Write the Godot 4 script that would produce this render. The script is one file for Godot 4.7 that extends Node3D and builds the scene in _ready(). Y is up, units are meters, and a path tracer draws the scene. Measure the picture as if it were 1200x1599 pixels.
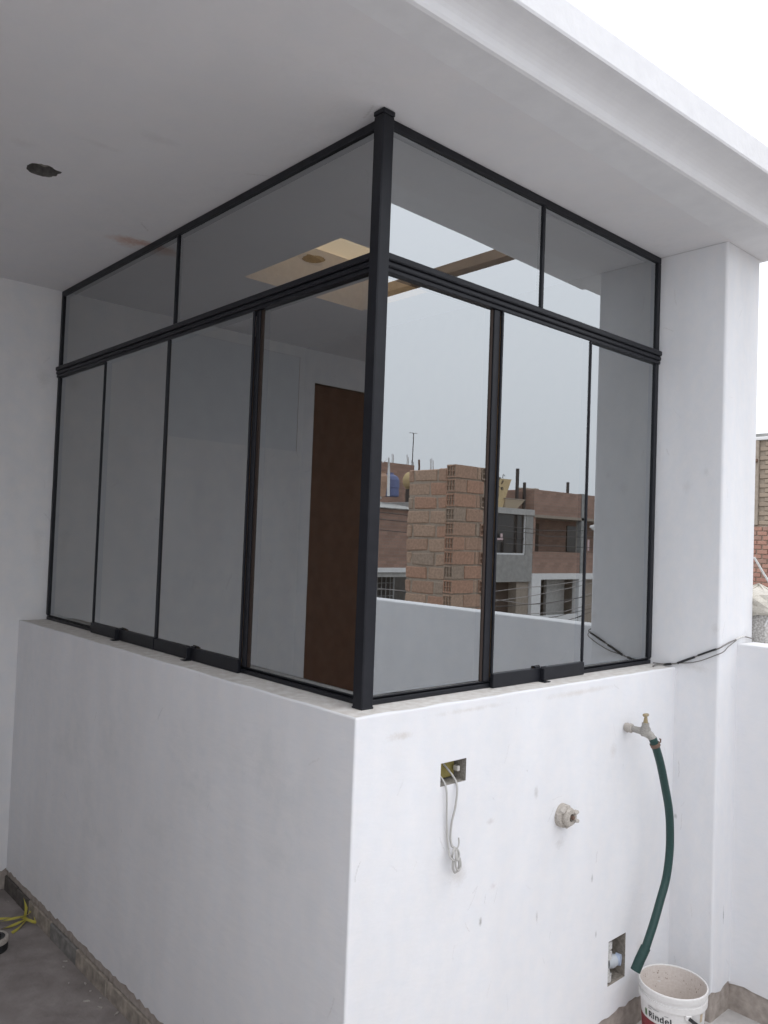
extends Node3D
# Terrace corner with a reflective glazed screen. y = 0 is the sill of the half wall, the terrace floor lies at FLOOR.

const FLOOR := -1.18
const CEIL := 1.5
const BACK := -2.206      # plane of the back wall
const STREET := -3.95
const PIL := 1.394        # face of the corner pillar that the screen meets

var M := {}
var taken := {}
var rng := RandomNumberGenerator.new()


# ---------------------------------------------------------------- mesh builder
class MB:
	var V := PackedVector3Array()
	var N := PackedVector3Array()
	var U := PackedVector2Array()
	var I := PackedInt32Array()
	var xf := Transform3D.IDENTITY

	func vert(p: Vector3, n: Vector3, uv := Vector2.ZERO) -> int:
		V.append(xf * p)
		N.append((xf.basis * n).normalized())
		U.append(uv)
		return V.size() - 1

	func face(a: int, b: int, c: int) -> void:
		var n := (V[c] - V[a]).cross(V[b] - V[a])
		if n.dot(N[a] + N[b] + N[c]) < 0.0:
			I.append_array([a, c, b])
		else:
			I.append_array([a, b, c])

	func poly(pts: Array, hint: Vector3, uvs := []) -> void:
		var n: Vector3 = (pts[2] - pts[0]).cross(pts[1] - pts[0])
		if pts.size() > 3:
			n += (pts[3] - pts[0]).cross(pts[2] - pts[0])
		n = n.normalized()
		if n.dot(hint) < 0.0:
			n = -n
		var ids := []
		for k in pts.size():
			ids.append(vert(pts[k], n, uvs[k] if k < uvs.size() else Vector2(pts[k].x + pts[k].z, pts[k].y)))
		for k in range(1, pts.size() - 1):
			face(ids[0], ids[k], ids[k + 1])

	func box(lo: Vector3, hi: Vector3, bev := 0.0) -> void:
		var c := (lo + hi) / 2.0
		var h := (hi - lo) / 2.0
		var b: float = minf(bev, minf(h.x, minf(h.y, h.z)) * 0.9)
		for ax in 3:
			var u := (ax + 1) % 3
			var w := (ax + 2) % 3
			for s in [-1.0, 1.0]:
				var q := []
				for e in [[-1, -1], [1, -1], [1, 1], [-1, 1]]:
					var p := Vector3.ZERO
					p[ax] = s * h[ax]
					p[u] = e[0] * (h[u] - b)
					p[w] = e[1] * (h[w] - b)
					q.append(c + p)
				var hint := Vector3.ZERO
				hint[ax] = s
				poly(q, hint)
			if b > 0.0:
				for su in [-1.0, 1.0]:
					for sw in [-1.0, 1.0]:
						var q2 := []
						for e in [[-1, 0], [1, 0], [1, 1], [-1, 1]]:
							var p2 := Vector3.ZERO
							p2[ax] = e[0] * (h[ax] - b)
							p2[u] = su * (h[u] - (b if e[1] == 1 else 0.0))
							p2[w] = sw * (h[w] - (0.0 if e[1] == 1 else b))
							q2.append(c + p2)
						var hint2 := Vector3.ZERO
						hint2[u] = su
						hint2[w] = sw
						poly(q2, hint2)
		if b > 0.0:
			for sx in [-1.0, 1.0]:
				for sy in [-1.0, 1.0]:
					for sz in [-1.0, 1.0]:
						var s3 := Vector3(sx, sy, sz)
						poly([c + s3 * Vector3(h.x, h.y - b, h.z - b), c + s3 * Vector3(h.x - b, h.y, h.z - b), c + s3 * Vector3(h.x - b, h.y - b, h.z)], s3)

	func tube(pts: Array, radii, sides := 10, caps := true) -> void:
		var up := Vector3.UP
		var first := V.size()
		var prev := Vector3.ZERO
		for k in pts.size():
			var t: Vector3 = ((pts[mini(k + 1, pts.size() - 1)] - pts[maxi(k - 1, 0)]) as Vector3).normalized()
			var a: Vector3
			if k == 0:
				a = t.cross(up if absf(t.dot(up)) < 0.95 else Vector3.RIGHT).normalized()
			else:
				a = (prev - t * prev.dot(t)).normalized()
			prev = a
			var b := t.cross(a)
			var r: float = radii[k] if radii is Array else radii
			for j in sides:
				var g := TAU * j / sides
				var n := a * cos(g) + b * sin(g)
				vert(pts[k] + n * r, n, Vector2(float(j) / sides, k))
		for k in pts.size() - 1:
			for j in sides:
				var j2 := (j + 1) % sides
				var p := first + k * sides
				face(p + j, p + j2, p + sides + j2)
				face(p + j, p + sides + j2, p + sides + j)
		if caps:
			for e in [0, pts.size() - 1]:
				var dir: Vector3 = (pts[0] - pts[1]) if e == 0 else (pts[-1] - pts[-2])
				var q := []
				for j in sides:
					q.append(xf.affine_inverse() * V[first + e * sides + j])
				poly(q, dir)

	# profile: points (radius, height) turned round the local y axis at c
	func lathe(c: Vector3, prof: Array, sides := 32, smooth := true, wob := 0.0) -> void:
		for k in prof.size() - 1:
			var p0: Vector2 = prof[k]
			var p1: Vector2 = prof[k + 1]
			if p0.distance_to(p1) < 1e-6:
				continue
			var d := (p1 - p0).normalized()
			var n2 := Vector2(d.y, -d.x)
			var rows := []
			for e in [p0, p1]:
				var row := []
				for j in sides + 1:
					var g := TAU * j / sides
					var rr: float = e.x * (1.0 + wob * sin(g * 3.0 + e.y * 9.0))
					row.append(vert(c + Vector3(cos(g) * rr, e.y, sin(g) * rr), Vector3(cos(g) * n2.x, n2.y, sin(g) * n2.x), Vector2(float(j) / sides, e.y)))
				rows.append(row)
			for j in sides:
				face(rows[0][j], rows[0][j + 1], rows[1][j + 1])
				face(rows[0][j], rows[1][j + 1], rows[1][j])

	func wobble(sd: int, amount: float) -> void:
		# uneven hand-made edges: every corner is pushed a little, the same for all faces that meet there
		var n := FastNoiseLite.new()
		n.seed = sd
		n.frequency = 7.0
		for k in V.size():
			var p := V[k]
			V[k] = p + Vector3(n.get_noise_3d(p.x, p.y, p.z), n.get_noise_3d(p.y + 9.0, p.z, p.x), n.get_noise_3d(p.z, p.x + 5.0, p.y)) * amount

	func mesh() -> ArrayMesh:
		var a := []
		a.resize(Mesh.ARRAY_MAX)
		a[Mesh.ARRAY_VERTEX] = V
		a[Mesh.ARRAY_NORMAL] = N
		a[Mesh.ARRAY_TEX_UV] = U
		a[Mesh.ARRAY_INDEX] = I
		var m := ArrayMesh.new()
		m.add_surface_from_arrays(Mesh.PRIMITIVE_TRIANGLES, a)
		return m


# ---------------------------------------------------------------- naming
func numbered(called: String) -> String:
	var n: int = taken.get(called, -1) + 1
	taken[called] = n
	return called if n == 0 else "%s_%03d" % [called, n]

func thing(called: String, label: String, category: String, at := Vector3.ZERO, group := "") -> Node3D:
	var o := Node3D.new()
	o.name = numbered(called)
	add_child(o)
	o.position = at
	tag(o, label, category, group)
	return o

func tag(o: Node, label: String, category: String, group := "") -> void:
	o.set_meta("label", label)
	o.set_meta("category", category)
	if group:
		o.set_meta("group", group)

func part(b, called: String, m: Material, parent: Node = self, label := "") -> MeshInstance3D:
	var o := MeshInstance3D.new()
	o.mesh = b.mesh() if b is MB else b
	o.material_override = m
	o.name = numbered(called) if parent == self else called
	parent.add_child(o, true)
	if label:
		o.set_meta("label", label)
	return o

func bar(parent: Node, called: String, lo: Vector3, hi: Vector3, m: Material, bev := 0.002) -> MeshInstance3D:
	var b := MB.new()
	b.box(Vector3(minf(lo.x, hi.x), minf(lo.y, hi.y), minf(lo.z, hi.z)), Vector3(maxf(lo.x, hi.x), maxf(lo.y, hi.y), maxf(lo.z, hi.z)), bev)
	return part(b, called, m, parent)

func pipe(parent: Node, called: String, pts: Array, r, m: Material, sides := 10) -> MeshInstance3D:
	var b := MB.new()
	b.tube(pts, r, sides)
	return part(b, called, m, parent)

func smooth_path(pts: Array, step := 0.02) -> Array:
	var c := Curve3D.new()
	c.bake_interval = step
	for k in pts.size():
		var t: Vector3 = (pts[mini(k + 1, pts.size() - 1)] - pts[maxi(k - 1, 0)]) / 6.0
		c.add_point(pts[k], -t, t)
	return Array(c.get_baked_points())


# ---------------------------------------------------------------- materials
func lin(r: float, g: float, b: float) -> Color:
	return Color(r, g, b).linear_to_srgb()

func plain(r: float, g: float, b: float, rough := 0.85, metal := 0.0) -> StandardMaterial3D:
	var m := StandardMaterial3D.new()
	m.albedo_color = lin(r, g, b)
	m.roughness = rough
	m.metallic = metal
	return m

func noise_tex(sd: int, freq: float, lo: Color, hi: Color, size := 512, oct := 4, normal := false, strength := 4.0) -> NoiseTexture2D:
	var n := FastNoiseLite.new()
	n.seed = sd
	n.noise_type = FastNoiseLite.TYPE_SIMPLEX_SMOOTH
	n.frequency = freq
	n.fractal_octaves = oct
	var t := NoiseTexture2D.new()
	t.width = size
	t.height = size
	t.seamless = true
	t.noise = n
	if normal:
		t.as_normal_map = true
		t.bump_strength = strength
	else:
		var g := Gradient.new()
		g.set_color(0, lo)
		g.set_color(1, hi)
		t.color_ramp = g
	return t

# a mottled surface: colour between lo and hi (linear), world-mapped
func mottled(sd: int, lo: Color, hi: Color, metres := 1.0, rough := 0.9, relief := 0.0, freq := 0.012) -> StandardMaterial3D:
	var m := StandardMaterial3D.new()
	m.albedo_texture = noise_tex(sd, freq, lo.linear_to_srgb(), hi.linear_to_srgb(), 512, 5)
	m.uv1_triplanar = true
	m.uv1_world_triplanar = true
	m.uv1_scale = Vector3.ONE / metres
	m.roughness = rough
	if relief > 0.0:
		m.normal_enabled = true
		m.normal_texture = noise_tex(sd + 50, 0.03, lo, hi, 512, 4, true, 6.0)
		m.normal_scale = relief
	return m

# white wall paint on hand-trowelled plaster: broad uneven coats, grain, scuffs; marks = [u, v, radius_u, radius_v, r, g, b, strength]
func painted(sd: int, w: int, h: int, scuffs: int, marks := [], base := Vector3(0.785, 0.785, 0.80), uneven := 0.03) -> StandardMaterial3D:
	var a := FastNoiseLite.new()
	a.seed = sd
	a.frequency = 0.012
	a.fractal_octaves = 4
	var bi := a.get_image(w, int(h / 4.0))
	bi.resize(w, h, Image.INTERPOLATE_CUBIC)
	var big: PackedByteArray = bi.get_data()
	a.seed = sd + 1
	a.frequency = 0.035
	a.fractal_octaves = 3
	var mid: PackedByteArray = a.get_image(w, h).get_data()
	a.seed = sd + 2
	a.frequency = 0.3
	a.fractal_octaves = 2
	var fine: PackedByteArray = a.get_image(w, h).get_data()
	var px := PackedByteArray()
	px.resize(w * h * 3)
	var s := [pow(base.x, 1 / 2.2) * 255.0, pow(base.y, 1 / 2.2) * 255.0, pow(base.z, 1 / 2.2) * 255.0]
	var r0: float = s[0]
	var g0: float = s[1]
	var b0: float = s[2]
	for k in w * h:
		var f: float = 1.0 + uneven * ((big[k] - 128) / 255.0 + 0.45 * (mid[k] - 128) / 255.0 + 0.22 * (fine[k] - 128) / 255.0)
		var warm: float = (mid[k] - 128) / 255.0 * 0.02 * uneven / 0.055
		px[k * 3] = int(clampf(r0 * (f + warm), 0, 255))
		px[k * 3 + 1] = int(clampf(g0 * f, 0, 255))
		px[k * 3 + 2] = int(clampf(b0 * (f - warm), 0, 255))
	var put := func(x: int, y: int, c: Vector3, t: float) -> void:
		if x < 0 or y < 0 or x >= w or y >= h:
			return
		var k := (y * w + x) * 3
		px[k] = int(lerpf(px[k], c.x, t))
		px[k + 1] = int(lerpf(px[k + 1], c.y, t))
		px[k + 2] = int(lerpf(px[k + 2], c.z, t))
	var q := RandomNumberGenerator.new()
	q.seed = sd * 7 + 3
	for k in scuffs:
		var x := q.randf() * w
		var y := q.randf() * h
		var ang := q.randf_range(0.6, 2.4) if q.randf() < 0.75 else q.randf() * PI
		var n := int(q.randf_range(3, 26))
		var t := q.randf_range(0.05, 0.22)
		var tone := Vector3(q.randf_range(90, 150), 0, 0)
		tone = Vector3(tone.x + 8, tone.x, tone.x - 6)
		var wide := q.randf() < 0.25
		for j in n:
			var fade := t * q.randf_range(0.3, 1.0)
			ang += q.randf_range(-0.12, 0.12)
			put.call(int(x), int(y), tone, fade)
			if wide:
				put.call(int(x) + 1, int(y), tone, fade * 0.6)
			x += cos(ang)
			y += sin(ang)
	for mk in marks:
		var cx: float = mk[0] * w
		var cy: float = mk[1] * h
		var rx: float = mk[2] * w
		var ry: float = mk[3] * h
		for y in range(int(cy - ry * 1.5), int(cy + ry * 1.5)):
			for x in range(int(cx - rx * 1.5), int(cx + rx * 1.5)):
				if x < 0 or y < 0 or x >= w or y >= h:
					continue
				var d := Vector2((x - cx) / rx, (y - cy) / ry).length()
				var ragged: float = d + ((mid[y * w + x] - 128) / 255.0) * 1.0 + ((fine[y * w + x] - 128) / 255.0) * 0.5
				var t: float = clampf((1.0 - ragged) * 0.9, 0.0, 1.0) * mk[7]
				if t > 0.0:
					put.call(x, y, Vector3(mk[4], mk[5], mk[6]), t)
	var m := StandardMaterial3D.new()
	m.albedo_texture = ImageTexture.create_from_image(Image.create_from_data(w, h, false, Image.FORMAT_RGB8, px))
	m.roughness = 0.82
	m.normal_enabled = true
	m.normal_texture = M.trowel
	m.normal_scale = 0.08
	return m

func make_materials() -> void:
	M.trowel = noise_tex(77, 0.03, Color.BLACK, Color.WHITE, 1024, 5, true, 5.0)
	# Reflective solar glass: a half-mirror coating that sends back part of the light and lets part through.
	var gi := Image.create(8, 8, false, Image.FORMAT_RGBA8)
	gi.fill(Color(lin(0.578, 0.605, 0.62), 0.66))
	var g := StandardMaterial3D.new()
	g.albedo_texture = ImageTexture.create_from_image(gi)
	g.transparency = BaseMaterial3D.TRANSPARENCY_ALPHA
	g.metallic = 1.0
	g.roughness = 0.0
	M.glass = g
	M.frame = mottled(5, Color(0.012, 0.013, 0.017), Color(0.018, 0.019, 0.024), 0.4, 0.42)
	M.frame.metallic_specular = 0.36
	M.seal = plain(0.03, 0.018, 0.013, 0.8)
	M.steel = plain(0.22, 0.21, 0.2, 0.4, 0.8)
	M.slate = []
	for c in [[0.10, 0.092, 0.085], [0.24, 0.235, 0.225], [0.16, 0.125, 0.09], [0.34, 0.305, 0.265]]:
		M.slate.append(mottled(62 + M.slate.size(), Color(c[0] * 0.6, c[1] * 0.6, c[2] * 0.6), Color(c[0] * 1.5, c[1] * 1.45, c[2] * 1.4), 0.35, 0.85, 0.1, 0.012))
	M.concrete = mottled(11, Color(0.16, 0.145, 0.125), Color(0.36, 0.33, 0.295), 0.6, 0.95, 0.5)
	M.skirting = mottled(13, Color(0.30, 0.262, 0.232), Color(0.50, 0.44, 0.395), 0.35, 0.95, 0.2, 0.015)
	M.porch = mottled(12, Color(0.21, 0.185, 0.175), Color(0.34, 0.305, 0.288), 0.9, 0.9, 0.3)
	M.floor = mottled(66, Color(0.47, 0.45, 0.435), Color(0.58, 0.56, 0.545), 0.9, 0.9, 0.35)  # open floor made paler to bounce light up onto the ceiling
	M.sill = mottled(14, Color(0.60, 0.56, 0.52), Color(0.78, 0.765, 0.74), 0.25, 0.9, 0.35)
	M.cavity = mottled(69, Color(0.10, 0.095, 0.09), Color(0.2, 0.19, 0.175), 0.1, 1.0)
	M.rough_edge = mottled(15, Color(0.22, 0.2, 0.17), Color(0.42, 0.38, 0.33), 0.1, 1.0, 0.8)


# ---------------------------------------------------------------- plastered walls
# path: plan points (x, z); the outer side lies to the right of the walking direction when flip is false.
# Returns a face with a ragged lower paint edge, softly rounded upright corners and rectangular openings [s0, s1, y0, y1].
func plaster_face(path: Array, y0: float, y1: float, out_sign: float, holes := [], arris := 0.0, ragged := 0.0, sd := 1, rad := 0.008, step := 0.03) -> MB:
	var r2 := FastNoiseLite.new()
	r2.seed = sd
	r2.frequency = 9.0
	r2.fractal_octaves = 4
	var total := 0.0
	for k in path.size() - 1:
		total += (path[k] as Vector2).distance_to(path[k + 1])
	# arclengths wanted
	var cols := []   # [s, position, normal]
	var s := 0.0
	for k in path.size() - 1:
		var a: Vector2 = path[k]
		var b: Vector2 = path[k + 1]
		var d := (b - a).normalized()
		var n := Vector2(-d.y, d.x) * out_sign
		var length := a.distance_to(b)
		var from := rad if k > 0 else 0.0
		var to := length - (rad if k < path.size() - 2 else 0.0)
		var at := []
		var cnt := int(maxf(2.0, ceil((to - from) / step)))
		for j in cnt + 1:
			at.append(lerpf(from, to, float(j) / cnt))
		for h in holes:
			for e in [h[0] - s, h[1] - s]:
				if e > from and e < to:
					at.append(e)
		at.sort()
		for t in at:
			cols.append([s + t, a + d * t, n])
		if k < path.size() - 2:
			var c: Vector2 = path[k + 2]
			var d2 := (c - b).normalized()
			var n2 := Vector2(-d2.y, d2.x) * out_sign
			var turn := n.dot(d2)
			var centre := b - d * rad + (-n * rad if turn < 0.0 else n * rad)
			for j in range(1, 4):
				var nn := n.slerp(n2, j / 4.0)
				cols.append([s + length - rad + 2.0 * rad * j / 4.0, centre + (nn * rad if turn < 0.0 else -nn * rad), nn])
		s += length
	var rows := [y0]
	if ragged > 0.0:
		rows.append(y0 + ragged * 2.5)
	var ymax := y1 - arris
	var ny := int(ceil((ymax - y0) / 0.25))
	for j in range(1, ny):
		var yy := lerpf(y0, ymax, float(j) / ny)
		if yy > y0 + ragged * 2.6:
			rows.append(yy)
	for h in holes:
		for e in [h[2], h[3]]:
			if e > y0 + ragged * 2.6 and e < ymax:
				rows.append(e)
	rows.append(ymax)
	rows.sort()
	var b2 := MB.new()
	var ids := []
	for c in cols:
		var col := []
		for ri in rows.size():
			var y: float = rows[ri]
			if ri == 0 and ragged > 0.0:
				y += absf(r2.get_noise_1d(c[0])) * ragged * 3.2 + r2.get_noise_1d(c[0] * 4.0 + 50.0) * ragged * 0.6
			col.append(b2.vert(Vector3(c[1].x, y, c[1].y), Vector3(c[2].x, 0, c[2].y), Vector2(c[0] / total, 1.0 - (y - y0) / (y1 - y0))))
		if arris > 0.0:
			var wob := r2.get_noise_1d(c[0] * 0.5) * 0.004
			for j in range(1, 4):
				var g := PI / 2.0 * j / 3.0
				var p: Vector2 = c[1] - c[2] * (arris * (1.0 - cos(g)) + (wob if j > 1 else 0.0))
				col.append(b2.vert(Vector3(p.x, ymax + arris * sin(g) + wob * 0.4, p.y), Vector3(c[2].x * cos(g), sin(g), c[2].y * cos(g)), Vector2(c[0] / total, 0.004)))
		ids.append(col)
	for k in ids.size() - 1:
		var sm: float = (cols[k][0] + cols[k + 1][0]) / 2.0
		for j in ids[k].size() - 1:
			if j < rows.size() - 1:
				var ym: float = (rows[j] + rows[j + 1]) / 2.0
				var hole := false
				for h in holes:
					if sm > h[0] and sm < h[1] and ym > h[2] and ym < h[3]:
						hole = true
				if hole:
					continue
			b2.face(ids[k][j], ids[k + 1][j], ids[k + 1][j + 1])
			b2.face(ids[k][j], ids[k + 1][j + 1], ids[k][j + 1])
	return b2

# the five inner faces of a recess cut into a surface at corner o, with sides u and v and depth d (a vector into the wall)
func recess(o: Vector3, u: Vector3, v: Vector3, d: Vector3, with_back := true) -> MB:
	var b := MB.new()
	var c := o + (u + v + d) / 2.0
	var f := [[o, o + u, o + u + d, o + d], [o + v, o + u + v, o + u + v + d, o + v + d], [o, o + v, o + v + d, o + d], [o + u, o + u + v, o + u + v + d, o + u + d]]
	if with_back:
		f.append([o + d, o + u + d, o + u + v + d, o + v + d])
	for q in f:
		var m: Vector3 = (q[0] + q[1] + q[2] + q[3]) / 4.0
		b.poly(q, c - m)
	return b


# ---------------------------------------------------------------- the terrace and its walls
func offset_path(path: Array, d: float) -> Array:
	# moves a path of right-angled plan points inward (against the outward side) by d
	var out := []
	for k in path.size():
		var n := Vector2.ZERO
		if k > 0:
			var a: Vector2 = ((path[k] - path[k - 1]) as Vector2).normalized()
			n += Vector2(-a.y, a.x)
		if k < path.size() - 1:
			var b: Vector2 = ((path[k + 1] - path[k]) as Vector2).normalized()
			n += Vector2(-b.y, b.x)
		out.append(path[k] - n * d)
	return out

func flat(y: float, pts: Array, up := 1.0) -> MB:
	var b := MB.new()
	var q := []
	for p in pts:
		q.append(Vector3(p.x, y, p.y))
	b.poly(q, Vector3(0, up, 0))
	return b

func soffit_grid(y: float, xs: Array, zs: Array, holes: Array, uvo: Vector2, uvs: Vector2) -> MB:
	var b := MB.new()
	var ids := []
	for x in xs:
		var col := []
		for z in zs:
			col.append(b.vert(Vector3(x, y, z), Vector3.DOWN, (Vector2(x, z) - uvo) / uvs))
		ids.append(col)
	for i in xs.size() - 1:
		for j in zs.size() - 1:
			var c := Vector2((xs[i] + xs[i + 1]) / 2.0, (zs[j] + zs[j + 1]) / 2.0)
			var skip := false
			for h in holes:
				if h.has_point(c):
					skip = true
			if skip:
				continue
			b.face(ids[i][j], ids[i + 1][j], ids[i + 1][j + 1])
			b.face(ids[i][j], ids[i + 1][j + 1], ids[i][j + 1])
	return b

func build_roof() -> void:
	var roof := thing("roof_slab", "white plastered concrete roof slab overhanging the glazed corner", "roof")
	var uvo := Vector2(-2.9, -2.5)
	var uvs := Vector2(4.6, 3.0)
	var dl := Vector2(-0.51, -0.99)   # bare opening for a ceiling lamp
	# marks: rust-red smear beside the head of the screen, faint grey rubs
	var at := func(x: float, z: float) -> Array:
		return [(x - uvo.x) / uvs.x, (z - uvo.y) / uvs.y]
	var mk := []
	for a in [[-0.06, -1.36, 0.085, 0.06, 190, 140, 118, 0.4], [-0.03, -1.345, 0.055, 0.04, 168, 104, 80, 0.5], [-0.11, -1.37, 0.06, 0.045, 205, 165, 146, 0.4], [0.06, -1.32, 0.06, 0.04, 150, 96, 76, 0.4]]:
		var p: Array = at.call(a[0], a[1])
		mk.append([p[0], p[1], a[2] / uvs.x, a[3] / uvs.y, a[4], a[5], a[6], a[7]])
	for a in [[-0.45, -0.7, 0.06, 0.02], [-0.35, -0.55, 0.05, 0.03], [-0.62, -0.85, 0.04, 0.03]]:
		var p2: Array = at.call(a[0], a[1])
		mk.append([p2[0], p2[1], a[2] / uvs.x, a[3] / uvs.y, 196, 192, 190, 0.25])
	var cm := painted(21, 1024, 668, 14, mk, Vector3(0.785, 0.775, 0.785), 0.022)
	var sky := Rect2(0.456, -1.382, 0.655, 0.645)
	var hole := Rect2(dl.x - 0.08, dl.y - 0.08, 0.16, 0.16)
	var soffit := part(soffit_grid(CEIL, [-2.9, -1.5, hole.position.x, hole.end.x, 0.0, sky.position.x, sky.end.x, 1.68], [-2.5, -1.8, sky.position.y, hole.position.y, hole.end.y, sky.end.y, -0.3, 0.26], [sky, hole], uvo, uvs), "soffit", cm, roof)
	# ring round the lamp opening
	var rim := []
	var rb := MB.new()
	var wob := FastNoiseLite.new()
	wob.seed = 5
	wob.frequency = 1.2
	for j in 33:
		var g := TAU * (j % 32) / 32.0
		var r: float = 0.044 + 0.006 * wob.get_noise_2d(cos(g) * 2.0, sin(g) * 2.0) + (0.012 if (j % 32) in [2, 3] else 0.0)
		var sq := Vector2(cos(g), sin(g)) / maxf(absf(cos(g)), absf(sin(g))) * 0.08
		rim.append([Vector2(cos(g) * r, sin(g) * r * 1.05) + dl, sq + dl])
	for j in 32:
		var q := [rim[j][0], rim[j][1], rim[j + 1][1], rim[j + 1][0]]
		var p3 := []
		var uv3 := []
		for e in q:
			p3.append(Vector3(e.x, CEIL, e.y))
			uv3.append((e - uvo) / uvs)
		rb.poly(p3, Vector3.DOWN, uv3)
	part(rb, "opening_surround", cm, soffit)
	var tube := MB.new()
	for j in 32:
		var a2: Vector2 = rim[j][0]
		var b2: Vector2 = rim[j + 1][0]
		tube.poly([Vector3(a2.x, CEIL, a2.y), Vector3(b2.x, CEIL, b2.y), Vector3(b2.x, CEIL + 0.12, b2.y), Vector3(a2.x, CEIL + 0.12, a2.y)], Vector3(dl.x - a2.x, 0, dl.y - a2.y))
	tube.box(Vector3(dl.x - 0.08, CEIL + 0.121, dl.y - 0.08), Vector3(dl.x + 0.08, CEIL + 0.13, dl.y + 0.08))
	part(tube, "lamp_opening", M.cavity, soffit, "bare round lamp opening broken through the ceiling plaster")
	var dbx := MB.new()
	dbx.xf = Transform3D(Basis(Vector3.UP, 0.4), Vector3(dl.x, CEIL + 0.02, dl.y))
	dbx.box(Vector3(-0.03, 0.0, -0.016), Vector3(0.022, 0.03, 0.014), 0.003)
	dbx.tube([Vector3(-0.028, -0.004, 0.018), Vector3(0.0, 0.006, 0.021), Vector3(0.03, 0.01, 0.012)], 0.006, 8)
	part(dbx, "junction_box", M.concrete, soffit)
	# strip of soffit up to the slightly skewed front edge, then the stepped fascia
	var X := [-2.9, 1.68]
	var rows := []
	for x in X:
		var e: float = 0.368 + 0.028 * x
		var f: float = 0.419 + 0.066 * x
		var k: float = maxf(f, e + 0.025)
		var row := [Vector2(0.26, CEIL), Vector2(e - 0.012, CEIL), Vector2(e - 0.004, CEIL + 0.003), Vector2(e, CEIL + 0.01)]
		for j in range(0, 9):   # a hollow run up to the projecting fascia
			var g := PI / 2.0 * j / 8.0
			row.append(Vector2(e + 0.001 + (k - e - 0.012) * (1.0 - cos(g)), CEIL + 0.016 + 0.044 * sin(g)))
		row.append_array([Vector2(k - 0.003, CEIL + 0.0615), Vector2(k, CEIL + 0.067), Vector2(k, CEIL + 0.14), Vector2(k - 0.004, CEIL + 0.146), Vector2(-2.5, CEIL + 0.146)])
		rows.append(row)
	var strips := {"soffit_edge": [0, 12], "fascia": [12, 16], "roof_top": [16, 17]}
	for nm in strips:
		var sb := MB.new()
		for k in range(strips[nm][0], strips[nm][1]):
			for i in 24:
				var q := []
				var uv := []
				for e in [[i, k], [i + 1, k], [i + 1, k + 1], [i, k + 1]]:
					var t: float = e[0] / 24.0
					var pz: Vector2 = (rows[0][e[1]] as Vector2).lerp(rows[1][e[1]], t)
					q.append(Vector3(lerpf(X[0], X[1], t), pz.y, pz.x))
					uv.append(Vector2(t, 0.1 + e[1] * 0.02 + pz.x * 0.3))
				var hint := Vector3(0, -1, 0.3) if k < 3 else (Vector3(0, -0.6, 1) if k < 14 else (Vector3(0, 0.2, 1) if k < 16 else Vector3.UP))
				sb.poly(q, hint, uv)
		if nm == "roof_top":
			# the top is cut round the skylight by laying four strips
			sb = MB.new()
			var yt: float = CEIL + 0.146
			for r in [[-2.9, sky.position.x, -2.5, 0.2], [sky.end.x, 1.68, -2.5, 0.2], [sky.position.x, sky.end.x, -2.5, sky.position.y], [sky.position.x, sky.end.x, sky.end.y, 0.2]]:
				sb.poly([Vector3(r[0], yt, r[2]), Vector3(r[1], yt, r[2]), Vector3(r[1], yt, r[3]), Vector3(r[0], yt, r[3])], Vector3.UP)
			sb.poly([Vector3(-2.9, yt, 0.2), Vector3(1.68, yt, 0.2), Vector3(1.68, yt, rows[1][16].x), Vector3(-2.9, yt, rows[0][16].x)], Vector3.UP)
			sb.poly([Vector3(1.68, CEIL, -2.5), Vector3(1.68, yt, -2.5), Vector3(1.68, yt, 0.5), Vector3(1.68, CEIL, 0.39)], Vector3.RIGHT)
			sb.poly([Vector3(-2.9, CEIL, -2.5), Vector3(-2.9, yt, -2.5), Vector3(-2.9, yt, 0.18), Vector3(-2.9, CEIL, 0.18)], Vector3.LEFT)
			sb.poly([Vector3(-2.9, CEIL, -2.5), Vector3(-2.9, yt, -2.5), Vector3(1.68, yt, -2.5), Vector3(1.68, CEIL, -2.5)], Vector3.BACK * -1.0)
		part(sb, nm, M.fascia, roof)
	# skylight: shaft through the slab, stained on its far side, under a cream translucent sheet
	var o := Vector3(sky.position.x, CEIL, sky.position.y)
	part(recess(o, Vector3(sky.size.x, 0, 0), Vector3(0, 0, sky.size.y), Vector3(0, 0.222, 0), false), "skylight_shaft", M.shaft, roof, "cream painted shaft through the slab with a brown damp stain")
	var sw := sky.size.x
	var sh := sky.size.y
	for e in [[-0.06, -0.002, -0.06, sh + 0.06], [sw + 0.002, sw + 0.06, -0.06, sh + 0.06], [-0.0015, sw + 0.0015, -0.06, -0.002], [-0.0015, sw + 0.0015, sh + 0.002, sh + 0.06]]:
		bar(roof, "skylight_kerb", Vector3(o.x + e[0], CEIL + 0.147, o.z + e[2]), Vector3(o.x + e[1], CEIL + 0.2215, o.z + e[3]), M.shaft, 0.0)
	var st := MB.new()
	for j in 24:
		var g0 := TAU * j / 24.0
		var g1 := TAU * (j + 1) / 24.0
		var c := Vector3(0.793, CEIL + 0.162, sky.position.y + 0.002)
		st.poly([c, c + Vector3(cos(g0) * 0.07, sin(g0) * 0.021, 0), c + Vector3(cos(g1) * 0.07, sin(g1) * 0.021, 0)], Vector3.BACK)
	part(st, "damp_stain", M.stain, roof)
	bar(roof, "skylight_cover", Vector3(sky.position.x - 0.06, CEIL + 0.232, sky.position.y - 0.06), Vector3(sky.end.x + 0.06, CEIL + 0.237, sky.end.y + 0.06), M.cover, 0.0)

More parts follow.
